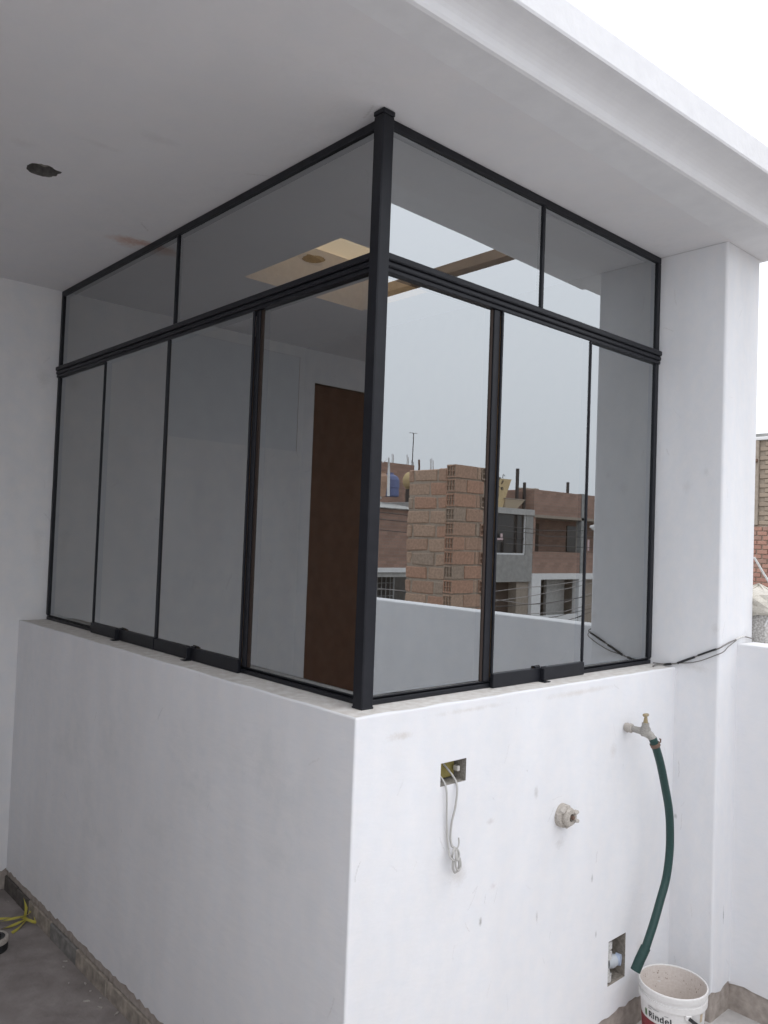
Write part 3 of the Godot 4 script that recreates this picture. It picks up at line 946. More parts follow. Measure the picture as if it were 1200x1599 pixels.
	# two flat wires knotted together below the socket box
	var wb := thing("wire_pair", "pair of pale grey wires knotted into loops hanging from the socket box", "wire", Vector3(0.22, -0.18, 0.09))
	var wl := func(pts: Array, r: float, nm := "wire") -> void:
		var q := []
		for p in pts:
			q.append(Vector3(p[0] - 0.027, p[1] + 0.004, p[2] + 0.0195) - wb.position)
		pipe(wb, nm, smooth_path(q, 0.008), r, M.wire_grey, 8)
	wl.call([[0.228, -0.175, 0.035], [0.236, -0.2, 0.064], [0.238, -0.225, 0.077], [0.243, -0.29, 0.076], [0.248, -0.345, 0.075], [0.253, -0.378, 0.078]], 0.0026)
	wl.call([[0.27, -0.17, 0.03], [0.28, -0.2, 0.06], [0.278, -0.222, 0.077], [0.271, -0.27, 0.08], [0.262, -0.31, 0.077], [0.26, -0.35, 0.076], [0.262, -0.37, 0.08]], 0.0028)
	wl.call([[0.253, -0.378, 0.078], [0.247, -0.392, 0.09], [0.258, -0.402, 0.096], [0.27, -0.392, 0.092], [0.264, -0.374, 0.088], [0.252, -0.38, 0.094], [0.256, -0.398, 0.086]], 0.0028, "knot")
	wl.call([[0.262, -0.37, 0.08], [0.276, -0.382, 0.09], [0.277, -0.4, 0.092], [0.262, -0.4, 0.098], [0.258, -0.384, 0.098], [0.272, -0.378, 0.086]], 0.0028, "knot")
	wl.call([[0.258, -0.398, 0.09], [0.258, -0.42, 0.09], [0.268, -0.436, 0.088], [0.281, -0.43, 0.088], [0.281, -0.412, 0.09], [0.274, -0.398, 0.09]], 0.003, "loop")
	wl.call([[0.262, -0.4, 0.094], [0.263, -0.418, 0.096], [0.272, -0.43, 0.096], [0.286, -0.424, 0.092], [0.283, -0.402, 0.09]], 0.0026, "loop")
	wl.call([[0.262, -0.372, 0.082], [0.272, -0.374, 0.09], [0.278, -0.362, 0.09], [0.278, -0.35, 0.088]], 0.0022, "wire_end")

	# loose cable from the foot of the screen across the pillar to the parapet
	var cb := thing("loose_cable", "thin grey cable with black tape sagging across the foot of the pillar", "cable", Vector3(1.39, 0.01, 0.1))
	var cp := func(pts: Array, r: float, m: Material, nm: String) -> void:
		var q := []
		for p in pts:
			q.append(Vector3(p[0] - (0.005 if p[2] < 0.256 else 0.002), p[1], p[2]) - cb.position)
		pipe(cb, nm, smooth_path(q, 0.012), r, m, 7)
	cp.call([[1.388, 0.004, 0.012], [1.393, 0.005, 0.05], [1.3935, 0.014, 0.1], [1.394, 0.033, 0.14], [1.394, 0.05, 0.175], [1.393, 0.073, 0.222], [1.394, 0.086, 0.252], [1.41, 0.094, 0.258], [1.463, 0.104, 0.258], [1.5, 0.11, 0.26], [1.555, 0.118, 0.262], [1.64, 0.105, 0.262]], 0.0024, M.cable_grey, "cable")
	cp.call([[1.392, 0.006, 0.06], [1.3935, 0.016, 0.11], [1.393, 0.023, 0.15], [1.392, 0.036, 0.19], [1.391, 0.058, 0.235], [1.4, 0.074, 0.262], [1.44, 0.09, 0.262], [1.5, 0.108, 0.262]], 0.0018, M.cable_grey, "cable")
	cp.call([[1.32, 0.003, 0.05], [1.35, 0.004, 0.044], [1.388, 0.006, 0.055], [1.3925, 0.012, 0.095]], 0.0026, M.cable_grey, "cable")
	cp.call([[1.3935, 0.015, 0.103], [1.394, 0.033, 0.14], [1.394, 0.045, 0.166]], 0.0042, M.black_plastic, "tape_wrap")
	cp.call([[1.393, 0.052, 0.178], [1.393, 0.073, 0.222], [1.3935, 0.082, 0.243]], 0.0036, M.black_plastic, "tape_wrap")
	cp.call([[1.39, 0.004, 0.052], [1.393, 0.009, 0.08]], 0.0042, M.black_plastic, "tape_wrap")
	cp.call([[1.5, 0.11, 0.26], [1.53, 0.116, 0.261], [1.56, 0.118, 0.262]], 0.004, M.pvc, "white_sleeve")

	# stub column with crumpled plastic beyond the pillar
	var sp := thing("concrete_stub", "stained white concrete stub beyond the pillar, its top wrapped in plastic", "post", Vector3(1.74, -0.9, 0.235))
	var s1 := MB.new()
	s1.box(Vector3(-0.055, 0.0, -0.06), Vector3(0.062, 1.125, 0.06), 0.01)
	part(s1, "shaft", M.stub, sp)
	var cr2 := RandomNumberGenerator.new()
	cr2.seed = 77
	var sh := MB.new()
	var rows := []
	for i in 7:
		var row := []
		for j in 16:
			var g := TAU * j / 16.0
			var rr: float = [0.07, 0.092, 0.098, 0.09, 0.078, 0.05, 0.0][i] * cr2.randf_range(0.86, 1.16)
			row.append(Vector3(cos(g) * rr, 1.085 + i * 0.019 + cr2.randf_range(-0.008, 0.008), sin(g) * rr * 0.95))
		rows.append(row)
	for i in 6:
		for j in 16:
			var j2 := (j + 1) % 16
			sh.poly([rows[i][j], rows[i][j2], rows[i + 1][j2]], rows[i][j] - Vector3(0, 1.05, 0))
			sh.poly([rows[i][j], rows[i + 1][j2], rows[i + 1][j]], rows[i][j] - Vector3(0, 1.05, 0))
	part(sh, "plastic_wrap", M.wrap, sp)
	var cv := pipe(sp, "cord", smooth_path([Vector3(-0.066, 1.05, 0.05), Vector3(-0.05, 1.12, 0.07), Vector3(-0.035, 1.19, 0.06), Vector3(-0.045, 1.25, 0.03), Vector3(-0.07, 1.3, 0.01)], 0.012), 0.0042, M.pvc, 7)
	cv.set_meta("label", "pale cord hanging down beside the stub")
	bar(sp, "footing", Vector3(-0.075, -3.05, -0.1), Vector3(0.12, 0.0, 0.1), M.concrete, 0.01)

	# yellow strap, tape roll and chips on the floor
	var ys := thing("yellow_strap", "crumpled bright yellow plastic strap lying on the dark floor", "strap", Vector3(-0.17, FLOOR + 0.004, -1.86))
	for e in [[[-0.2, 0.012, -0.1], [-0.03, 0.02, -0.02], [0.03, 0.012, 0.015]], [[-0.2, 0.02, -0.01], [-0.05, 0.025, 0.005], [0.035, 0.02, -0.005], [0.06, 0.03, -0.03]], [[0.02, 0.012, 0.01], [0.045, 0.03, -0.05], [0.055, 0.055, -0.1]], [[0.03, 0.01, 0.012], [-0.02, 0.006, 0.06], [-0.05, 0.005, 0.08]], [[-0.2, 0.006, 0.03], [-0.05, 0.008, 0.03], [0.03, 0.012, 0.012]], [[0.02, 0.012, 0.005], [0.035, 0.012, 0.04], [0.05, 0.006, 0.055], [0.055, 0.02, 0.03]]]:
		var q := []
		for p in e:
			q.append(Vector3(p[0], p[1], p[2]))
		q = smooth_path(q, 0.012)
		var rib := MB.new()
		for k in q.size() - 1:
			var d: Vector3 = (q[k + 1] - q[k]).normalized()
			var w := d.cross(Vector3.UP).normalized().rotated(d, 0.5 * sin(k * 0.4)) * 0.0055
			rib.poly([q[k] - w, q[k] + w, q[k + 1] + w, q[k + 1] - w], Vector3.UP)
			rib.poly([q[k] - w - Vector3(0, 0.0012, 0), q[k] + w - Vector3(0, 0.0012, 0), q[k + 1] + w - Vector3(0, 0.0012, 0), q[k + 1] - w - Vector3(0, 0.0012, 0)], Vector3.DOWN)
		part(rib, "strip", M.yellow, ys)
	var rl := thing("tape_roll", "dark roll with pale rim on the floor beside the yellow strap", "roll", Vector3(-0.315, FLOOR + 0.004, -1.70))
	var t1 := MB.new()
	t1.lathe(Vector3.ZERO, [Vector2(0.03, 0.0), Vector2(0.052, 0.0), Vector2(0.054, 0.004), Vector2(0.054, 0.044), Vector2(0.052, 0.048), Vector2(0.03, 0.048), Vector2(0.03, 0.0)], 32)
	part(t1, "roll_body", M.black_plastic, rl)
	var t2 := MB.new()
	t2.lathe(Vector3.ZERO, [Vector2(0.0545, 0.03), Vector2(0.056, 0.032), Vector2(0.056, 0.044), Vector2(0.052, 0.0495), Vector2(0.044, 0.0495), Vector2(0.043, 0.048)], 32)
	part(t2, "rim", M.pvc_old, rl)
	var ch := RandomNumberGenerator.new()
	ch.seed = 4
	var spots := [[-0.135, -1.453], [-0.135, -1.265], [-0.155, -1.417], [-0.153, -1.099], [-0.125, -1.031], [-0.13, -1.149], [-0.173, -1.161], [-0.147, -2.071], [-0.18, -1.3], [-0.14, -1.21]]
	for p in spots:
		var cm := MB.new()
		cm.xf = Transform3D(Basis(Vector3.UP, ch.randf() * TAU), Vector3.ZERO)
		var a := ch.randf_range(0.0016, 0.0035)
		var l := ch.randf_range(0.003, 0.011)
		cm.poly([Vector3(-l, 0.003, -a * 0.6), Vector3(l * 0.7, 0.004, -a), Vector3(l, 0.003, a * 0.7), Vector3(-l * 0.5, 0.004, a)], Vector3.UP)
		cm.poly([Vector3(-l, 0.003, -a * 0.6), Vector3(l * 0.7, 0.004, -a), Vector3(l * 0.8, 0.0, -a), Vector3(-l, 0.0, -a * 0.6)], Vector3.FORWARD)
		cm.poly([Vector3(-l * 0.5, 0.004, a), Vector3(l, 0.003, a * 0.7), Vector3(l, 0.0, a * 0.7), Vector3(-l * 0.5, 0.0, a)], Vector3.BACK)
		var o := part(cm, "plaster_chip", M.tape_dirty)
		o.position = Vector3(p[0], FLOOR + 0.0045, p[1])
		tag(o, "tiny pale plaster chip on the dark floor along the half wall", "chip", "plaster chips on the floor")

	# timber laid from the roof edge out over the terrace, on a post at its far end
	var tb := thing("timber_beam", "rough brown timber beam reaching from the roof over the terrace", "beam", Vector3(1.41, CEIL + 0.179, 0.4))
	var bb := MB.new()
	bb.box(Vector3(-0.03, 0.0, 0.0), Vector3(0.03, 0.05, 2.6), 0.003)
	part(bb, "beam", M.wood, tb)
	bar(tb, "packer", Vector3(-0.03, -0.0325, -0.02), Vector3(0.03, -0.0005, 0.07), M.wood, 0.003)
	bar(tb, "post", Vector3(-0.028, FLOOR - CEIL - 0.179, 2.5), Vector3(0.032, -0.001, 2.56), M.wood, 0.003)


# ---------------------------------------------------------------- the neighbourhood, seen past the parapet and in the glass
func brick_texture() -> ImageTexture:
	var w := 256
	var im := Image.create(w, w, false, Image.FORMAT_RGB8)
	var r := RandomNumberGenerator.new()
	r.seed = 12
	var n := FastNoiseLite.new()
	n.frequency = 0.08
	n.seed = 3
	im.fill(lin(0.27, 0.225, 0.19))
	for row in 9:
		var y0 := int(row * w / 9.0)
		var y1 := int((row + 1) * w / 9.0) - 4
		for k in 5:
			var x0 := int((k - (0.5 if row % 2 else 0.0)) * w / 4.0)
			var t := r.randf_range(0.82, 1.15)
			var c := Vector3(0.335, 0.205, 0.16) * t
			for y in range(y0, y1):
				for x in range(x0, x0 + 60):
					var f := 1.0 + 0.25 * n.get_noise_2d(x, y)
					im.set_pixel(posmod(x, w), y, lin(c.x * f, c.y * f, c.z * f))
	return ImageTexture.create_from_image(im)

func far_brick(tint: Color) -> StandardMaterial3D:
	var m := StandardMaterial3D.new()
	m.albedo_texture = M.brick_tex
	m.albedo_color = tint
	m.uv1_triplanar = true
	m.uv1_world_triplanar = true
	m.uv1_scale = Vector3.ONE / 0.96
	m.roughness = 0.95
	return m

func hollow_brick(lo: Vector3, hi: Vector3) -> MB:
	# a clay brick laid along x, its six cells open on the -x end
	var b := MB.new()
	var ys := [lo.y]
	var zs := [lo.z]
	var hy := hi.y - lo.y
	var hz := hi.z - lo.z
	for k in 2:
		ys.append(lo.y + hy * (0.11 + 0.42 * k))
		ys.append(lo.y + hy * (0.47 + 0.42 * k))
	for k in 3:
		zs.append(lo.z + hz * (0.08 + 0.295 * k))
		zs.append(lo.z + hz * (0.33 + 0.295 * k))
	ys.append(hi.y)
	zs.append(hi.z)
	for i in ys.size() - 1:
		for j in zs.size() - 1:
			var o := Vector3(lo.x, ys[i], zs[j])
			var u := Vector3(0, ys[i + 1] - ys[i], 0)
			var v := Vector3(0, 0, zs[j + 1] - zs[j])
			if i % 2 == 1 and j % 2 == 1:
				var d := Vector3(minf(0.2, hi.x - lo.x - 0.005), 0, 0)
				var c := o + (u + v + d) / 2.0
				for q in [[o, o + u, o + u + d, o + d], [o + v, o + u + v, o + u + v + d, o + v + d], [o, o + v, o + v + d, o + d], [o + u, o + u + v, o + u + v + d, o + u + d], [o + d, o + u + d, o + u + v + d, o + v + d]]:
					b.poly(q, c - (q[0] + q[1] + q[2] + q[3]) / 4.0)
			else:
				b.poly([o, o + u, o + u + v, o + v], Vector3.LEFT)
	for q in [[Vector3(lo.x, hi.y, lo.z), Vector3(hi.x, hi.y, lo.z), hi, Vector3(lo.x, hi.y, hi.z), Vector3.UP], [lo, Vector3(hi.x, lo.y, lo.z), Vector3(hi.x, lo.y, hi.z), Vector3(lo.x, lo.y, hi.z), Vector3.DOWN], [lo, Vector3(hi.x, lo.y, lo.z), Vector3(hi.x, hi.y, lo.z), Vector3(lo.x, hi.y, lo.z), Vector3.FORWARD], [Vector3(lo.x, lo.y, hi.z), Vector3(hi.x, lo.y, hi.z), hi, Vector3(lo.x, hi.y, hi.z), Vector3.BACK], [Vector3(hi.x, lo.y, lo.z), Vector3(hi.x, hi.y, lo.z), hi, Vector3(hi.x, lo.y, hi.z), Vector3.RIGHT]]:
		b.poly([q[0], q[1], q[2], q[3]], q[4])
	return b

func build_brick_corner() -> void:
	# raw brick corner rising from the roof of the house next door
	var nb := bar(self, "neighbour_house", Vector3(2.75, STREET, 2.2), Vector3(4.6, -0.35, 5.0), M.cement, 0.01)
	tag(nb, "low grey cement house standing right behind the parapet", "house")
	var bw := thing("brick_corner", "unfinished corner of hollow clay bricks standing just beyond the parapet", "wall", Vector3(3.0, -0.35, 2.475))
	var top := 1.335
	var ch := 0.1068
	var n := 12
	var r := RandomNumberGenerator.new()
	r.seed = 8
	# mortar cores, a little behind the faces of the bricks
	var core := MB.new()
	core.box(Vector3(0.012, 0.0, 0.008), Vector3(0.30, top - 0.004, 0.085))
	core.box(Vector3(0.028, 0.0, 0.0855), Vector3(0.10, top - 0.03, 0.512))
	core.box(Vector3(0.302, 0.0, 0.03), Vector3(0.375, top - 0.02, 0.3))
	part(core, "mortar", M.mortar, bw)
	var variants := {}
	for k in n:
		var y1 := top - k * ch
		var y0 := y1 - ch + 0.013
		if y0 < 0.0:
			continue
		# wing along x: an open brick end at the corner, then a stretcher or a piece
		var cut: float = 0.232 if k % 2 == 0 else 0.118
		var hb := hollow_brick(Vector3(0.0, y0, 0.0), Vector3(cut, y1, 0.092))
		part(hb, "hollow_brick", M.clay[r.randi() % 4], bw)
		var e := r.randf_range(-0.004, 0.004)
		if k % 2 == 1:
			bar(bw, "brick", Vector3(cut + 0.014, y0, 0.0 + e), Vector3(0.318, y1, 0.09), M.clay[r.randi() % 4], 0.004)
		else:
			bar(bw, "brick", Vector3(cut + 0.014, y0, 0.002 + e), Vector3(0.285, y1, 0.09), M.clay[r.randi() % 4], 0.004)
			# the end of a crossing brick shows at the far side
			var hx := hollow_brick(Vector3(0.0, 0.0, 0.0), Vector3(0.23, y1 - y0, 0.092))
			var ho := part(hx, "hollow_brick", M.clay[r.randi() % 4], bw)
			ho.transform = Transform3D(Basis(Vector3.UP, -PI / 2.0), Vector3(0.384, y0, -0.004))
		# wing along z, running bond
		if k == 0 and false:
			continue
		var z := 0.1055
		var first: float = 0.095 if k % 2 == 0 else 0.17
		var yy1 := y1 - 0.022
		var yy0 := y0 - 0.022
		if yy0 < 0.0:
			yy0 = 0.0
		while z < 0.5:
			var l: float = first
			first = 0.235
			var z1 := minf(z + l, 0.52)
			if z1 - z > 0.03:
				var w := r.randf_range(-0.003, 0.003)
				var rbk := MB.new()
				rbk.box(Vector3(0.02 + w, yy0 + r.randf_range(0, 0.004), z), Vector3(0.11, yy1 - r.randf_range(0, 0.003), z1), 0.007)
				rbk.wobble(k * 9 + int(z * 40.0), 0.012)
				part(rbk, "brick", M.clay[r.randi() % 4], bw)
			z = z1 + 0.016

func far_box(parent: Node, called: String, x0: float, x1: float, y0: float, y1: float, z0: float, z1: float, m: Material, bev := 0.006) -> MeshInstance3D:
	return bar(parent, called, Vector3(x0, y0, z0), Vector3(x1, y1, z1), m, bev)

func build_street() -> void:
	var st := MB.new()
	st.poly([Vector3(-300, STREET, -300), Vector3(300, STREET, -300), Vector3(300, STREET, 300), Vector3(-300, STREET, 300)], Vector3.UP)
	var so := part(st, "street", M.road)
	so.set_meta("kind", "structure")
	tag(so, "dusty grey street below the terrace", "street")
	var Z := 18.33
	# grey cement house
	var a := thing("cement_house", "grey cement house with a wide framed upper window across the street", "house")
	far_box(a, "upper_wall", 19.0, 22.4, -0.99, 1.6, Z, 25, M.cement)
	far_box(a, "window_surround", 22.4, 24.33, -0.99, -0.03, Z, Z + 0.2, M.cement)
	far_box(a, "window_surround", 24.33, 24.79, -0.99, 1.56, Z, Z + 0.2, M.cement)
	far_box(a, "roof_band", 19.0, 24.79, 1.56, 1.79, Z - 0.06, 25, M.cement_pale)
	far_box(a, "room_wall", 22.4, 24.79, -0.99, 1.56, Z + 1.6, 25, M.mauve)
	var wn := far_box(a, "window_pane", 22.42, 24.29, 0.0, 1.54, Z + 0.12, Z + 0.13, M.dark_glass, 0.0)
	for e in [[22.4, 22.44, -0.02, 1.56], [24.28, 24.33, -0.02, 1.56], [22.4, 24.33, -0.03, 0.03], [23.8, 23.84, 0.03, 1.55], [23.0, 23.03, 0.03, 0.62]]:
		far_box(wn, "window_bar", e[0], e[1], e[2], e[3], Z + 0.04, Z + 0.1, M.far_white if e[1] - e[0] > 0.045 or e[3] - e[2] < 0.1 else M.dark_metal, 0.004)
	far_box(wn, "balcony_rail", 22.44, 24.28, 0.6, 0.63, Z + 0.05, Z + 0.09, M.dark_metal, 0.004)
	for e in [[22.55, 22.95, 0.52, 0.6], [22.78, 22.92, 0.62, 0.78]]:
		far_box(wn, "hanging_cloth", e[0], e[1], e[2], e[3], Z + 0.02, Z + 0.045, M.cloth_pink, 0.01)
	far_box(a, "floor_slab", 19.0, 24.79, -1.1, -0.99, Z, 25, M.cement)
	far_box(a, "lower_wall", 19.0, 22.4, STREET, -1.1, Z + 0.1, 25, M.cement)
	far_box(a, "garage_door", 22.4, 23.95, STREET, -1.1, Z + 0.5, Z + 0.6, M.brown_door)
	far_box(a, "lower_wall", 23.95, 24.72, STREET, -1.1, Z + 0.1, Z + 0.6, M.tan)
	far_box(a, "lower_wall", 22.3, 24.72, STREET, -1.1, Z + 0.62, 25, M.tan)
	# brick house with an open balcony
	var b := thing("brick_house", "unfinished brick house with a deep shaded balcony and white ground floor frame", "house")
	far_box(b, "parapet_wall", 24.8, 28.12, 1.62, 2.63, Z, 25, M.brick_far)
	far_box(b, "parapet_wall", 28.36, 34.0, 1.62, 2.63, Z, 25, M.brick_far)
	far_box(b, "parapet_wall", 22.9, 24.795, 1.795, 2.55, Z + 0.6, 24, M.brick_far)
	far_box(b, "roof_slab", 24.8, 34.0, 1.5, 1.62, Z - 0.03, 25, M.tan)
	far_box(b, "column", 28.12, 28.36, -0.77, 2.66, Z - 0.03, Z + 0.25, M.cement)
	far_box(b, "balcony_wall", 24.8, 28.12, -0.77, 0.116, Z, Z + 0.14, M.brick_far)
	far_box(b, "balcony_wall", 28.36, 34.0, -0.77, 0.116, Z, Z + 0.14, M.brick_far)
	far_box(b, "side_wall", 24.8, 24.94, 0.116, 1.5, Z, Z + 1.5, M.brick_far)
	far_box(b, "room_wall", 24.8, 34.0, -0.77, 1.5, Z + 1.5, 25, M.brick_far)
	far_box(b, "balcony_door", 26.3, 27.1, -0.7, 1.32, Z + 1.44, Z + 1.5, M.brown_door)
	far_box(b, "balcony_window", 29.2, 30.6, 0.1, 1.3, Z + 1.44, Z + 1.5, M.dark_glass)
	far_box(b, "lintel", 24.76, 34.0, -1.018, -0.77, Z - 0.04, Z + 1.2, M.far_white)
	far_box(b, "white_column", 24.76, 25.36, STREET, -1.018, Z - 0.04, Z + 0.4, M.far_white)
	far_box(b, "white_column", 28.05, 28.4, STREET, -1.018, Z - 0.04, Z + 0.3, M.far_white)
	far_box(b, "porch_wall", 26.75, 28.05, STREET, -1.018, Z + 0.7, Z + 0.85, M.cement_pale)
	far_box(b, "porch_wall", 25.36, 26.75, STREET, -1.018, Z + 1.1, Z + 1.2, M.tan)
	far_box(b, "front_door", 25.95, 26.6, STREET, -1.3, Z + 1.02, Z + 1.1, M.brown_door)
	far_box(b, "porch_wall", 28.4, 34.0, STREET, -1.018, Z + 0.3, 25, M.tan)
	far_box(b, "porch_parapet", 25.36, 28.05, STREET, -2.5, Z, Z + 0.12, M.far_white)
	far_box(b, "body", 24.8, 28.4, STREET, -1.018, Z + 1.25, 25, M.tan)
	for e in [[24.02, 24.14, 1.8, 3.42, 18.6, "tall dark pole above the cream trough on the brick house"], [24.5, 24.6, 1.8, 2.9, 18.6, "short dark stump of a pole next to the tall one"], [27.2, 27.3, 2.63, 3.1, 18.4, "lone dark pole on the long brick roof parapet"]]:
		var po := far_box(self, "roof_pole", e[0], e[1], e[2], e[3], e[4], e[4] + 0.1, M.dark_metal, 0.01)
		tag(po, e[5], "pole", "poles on the brick house")
	for e in [[24.9, 25.6, 0.1], [23.5, 23.75, 0.09], [25.7, 25.95, 0.12]]:
		var rb := far_box(self, "roof_rubble", e[0], e[1], 2.63 if e[0] > 24.79 else 2.55, (2.63 if e[0] > 24.79 else 2.55) + e[2], 18.95, 19.3, M.tan, 0.03)
		tag(rb, "lump of brown rubble lying on top of the brick parapet", "rubble", "rubble on the brick house")
	for e in [[28.5, 28.62, 0.18, 0.72, "narrow white cloth hung to dry on the balcony"], [28.72, 28.92, 0.12, 0.68, "wide white cloth hung to dry on the balcony"], [29.0, 29.15, 0.2, 0.7, "pink cloth hung to dry on the balcony"]]:
		var lo := far_box(self, "laundry", e[0], e[1], e[2], e[3], Z + 0.2, Z + 0.23, M.far_white if e[0] < 28.9 else M.cloth_pink, 0.01)
		tag(lo, e[4], "laundry", "laundry on the balcony")
	# slanting ochre board and cream trough on the roof of the cement house
	var ob := MB.new()
	for e in [0.0, 0.06]:
		ob.poly([Vector3(21.2, 1.8, Z + 0.02 + e), Vector3(22.84, 1.8, Z + 0.02 + e), Vector3(23.5, 2.93, Z + 0.15 + e), Vector3(21.6, 2.9, Z + 0.15 + e)], Vector3(0, 0.3, -1.0 if e == 0.0 else 1.0))
	for q in [[Vector3(22.84, 1.8, Z + 0.02), Vector3(23.5, 2.93, Z + 0.15)], [Vector3(21.2, 1.8, Z + 0.02), Vector3(21.6, 2.9, Z + 0.15)], [Vector3(21.6, 2.9, Z + 0.15), Vector3(23.5, 2.93, Z + 0.15)], [Vector3(21.2, 1.8, Z + 0.02), Vector3(22.84, 1.8, Z + 0.02)]]:
		ob.poly([q[0], q[1], q[1] + Vector3(0, 0, 0.06), q[0] + Vector3(0, 0, 0.06)], Vector3(1, 0, 0))
	var oo := thing("ochre_board", "slanting ochre board with dark scribbles on the cement house roof", "board")
	part(ob, "board", M.ochre, oo)
	var sc := RandomNumberGenerator.new()
	sc.seed = 6
	for k in 9:
		var pts := []
		var c := Vector2(22.5 + 0.09 * k - 0.2, 2.2 + 0.18 * (k % 3) + 0.06 * k)
		for j in 6:
			var p := c + Vector2(sc.randf_range(-0.1, 0.1), sc.randf_range(-0.1, 0.1))
			pts.append(Vector3(p.x, p.y, Z + 0.02 + (p.y - 1.8) * 0.115 - 0.012))
		pipe(oo, "scribble", smooth_path(pts, 0.03), 0.01, M.dark_metal, 5)
	var tr := MB.new()
	var P := [Vector3(23.1, 1.795, Z + 0.1), Vector3(23.85, 1.795, Z + 0.1), Vector3(24.13, 2.13, Z - 0.04), Vector3(22.95, 2.13, Z - 0.04)]
	var Q := []
	for p in P:
		Q.append(p + Vector3(0, 0, 0.4))
	tr.poly(P, Vector3.FORWARD)
	tr.poly(Q, Vector3.BACK)
	for k in 4:
		tr.poly([P[k], P[(k + 1) % 4], Q[(k + 1) % 4], Q[k]], [Vector3.DOWN, Vector3.RIGHT, Vector3.UP, Vector3.LEFT][k])
	var to := thing("trough", "cream flared trough on the edge of the cement house roof", "trough")
	part(tr, "basin", M.cream, to)
	bar(to, "rim", Vector3(22.93, 2.1305, Z - 0.06), Vector3(24.15, 2.17, Z + 0.38), M.tan, 0.01)

	Z = 18.15
	# low brick house with tanks on its roof
	var c := thing("brick_shed", "brick house wall with sloping grey roof sheets behind the brick corner", "house")
	far_box(c, "brick_wall", 12.0, 17.66, -0.55, 1.42, Z, 24, M.brick_far)
	far_box(c, "white_ledge", 12.0, 17.66, -0.7, -0.55, Z - 0.1, 24, M.far_white)
	far_box(c, "lower_wall", 12.0, 17.66, STREET, -0.86, Z + 0.6, 24, M.cement)
	far_box(c, "beam", 12.0, 17.66, -0.86, -0.7, Z, 24, M.cement_pale)
	var gw := far_box(c, "grille_window", 15.6, 17.5, -2.6, -0.86, Z + 0.5, Z + 0.58, M.dark_glass)
	for k in 9:
		far_box(gw, "grille_bar", 15.7 + k * 0.2, 15.72 + k * 0.2, -2.6, -0.88, Z + 0.44, Z + 0.46, M.cement, 0.0)
	for k in 6:
		far_box(gw, "grille_bar", 15.6, 17.5, -1.1 - k * 0.22, -1.08 - k * 0.22, Z + 0.46, Z + 0.48, M.cement, 0.0)
	var rs := MB.new()
	for k in 12:
		var x0 := 12.0 + k * 0.49
		rs.poly([Vector3(x0, 1.44, Z - 0.2), Vector3(x0 + 0.4, 1.44, Z - 0.2), Vector3(x0 + 0.4, 2.0, Z + 4), Vector3(x0, 2.0, Z + 4)], Vector3.UP)
		rs.poly([Vector3(x0 + 0.4, 1.44, Z - 0.2), Vector3(x0 + 0.49, 1.48, Z - 0.2), Vector3(x0 + 0.49, 2.04, Z + 4), Vector3(x0 + 0.4, 2.0, Z + 4)], Vector3.UP)
	part(rs, "roof_sheets", M.cement_pale, c)
	far_box(c, "upper_brick_wall", 14.0, 24.5, 1.5, 3.86, 25, 26, M.brick_far)
	var bt := thing("water_tank", "blue plastic water tank on the roof behind the brick corner", "tank", Vector3(18.05, 1.93, 19.6))
	var tk := MB.new()
	tk.lathe(Vector3.ZERO, [Vector2(0.0, 0.0), Vector2(0.31, 0.0), Vector2(0.335, 0.04), Vector2(0.33, 0.3), Vector2(0.345, 0.32), Vector2(0.335, 0.6), Vector2(0.28, 0.72), Vector2(0.12, 0.8), Vector2(0.12, 0.86), Vector2(0.0, 0.86)], 24)
	part(tk, "tank_body", M.tank_blue, bt)
	pipe(bt, "fill_pipe", [Vector3(-0.36, 0.6, 0.0), Vector3(-0.42, 0.6, 0.0), Vector3(-0.42, -0.1, 0.0)], 0.025, M.far_white, 8)
	var yt := thing("round_tank", "pale yellow round tank lying beside the blue one", "tank", Vector3(19.6, 2.2, 19.8))
	var tk2 := MB.new()
	tk2.xf = Transform3D(Basis(Vector3.RIGHT, PI / 2.0), Vector3(0, 0.42, 0))
	tk2.lathe(Vector3.ZERO, [Vector2(0.0, -0.5), Vector2(0.29, -0.48), Vector2(0.35, -0.4), Vector2(0.35, 0.4), Vector2(0.29, 0.48), Vector2(0.0, 0.5)], 28)
	part(tk2, "tank_body", M.ochre_plain, yt)
	bar(yt, "stand", Vector3(-0.3, -0.5, -0.3), Vector3(0.3, 0.1, 0.3), M.dark_metal, 0.01)
	var ol := thing("clay_jar", "orange clay jar on the roof next to the blue tank", "jar", Vector3(17.5, 1.9, 19.4))
	var jb := MB.new()
	jb.lathe(Vector3.ZERO, [Vector2(0.0, 0.0), Vector2(0.13, 0.0), Vector2(0.16, 0.3), Vector2(0.22, 0.5), Vector2(0.2, 0.7), Vector2(0.1, 0.82), Vector2(0.12, 0.88), Vector2(0.0, 0.87)], 16)
	part(jb, "jar_body", M.clay[0], ol)
	var vp := thing("vent_pipe", "white bent vent pipe rising beside the blue tank", "pipe", Vector3(17.42, 1.9, 19.0))
	pipe(vp, "pipe", [Vector3(0.02, 0.0, 0), Vector3(0.0, 0.9, 0), Vector3(-0.02, 1.35, 0), Vector3(-0.3, 1.15, 0)], [0.05, 0.045, 0.025, 0.022], M.far_white, 8)
	var an := thing("roof_antenna", "tall thin antenna mast on the upper brick wall", "antenna", Vector3(24.45, 3.86, 25.1))
	pipe(an, "mast", [Vector3.ZERO, Vector3(0.02, 1.5, 0)], 0.022, M.dark_metal, 6)
	pipe(an, "crossbar", [Vector3(-0.25, 1.5, 0), Vector3(0.25, 1.52, 0)], 0.012, M.dark_metal, 6)
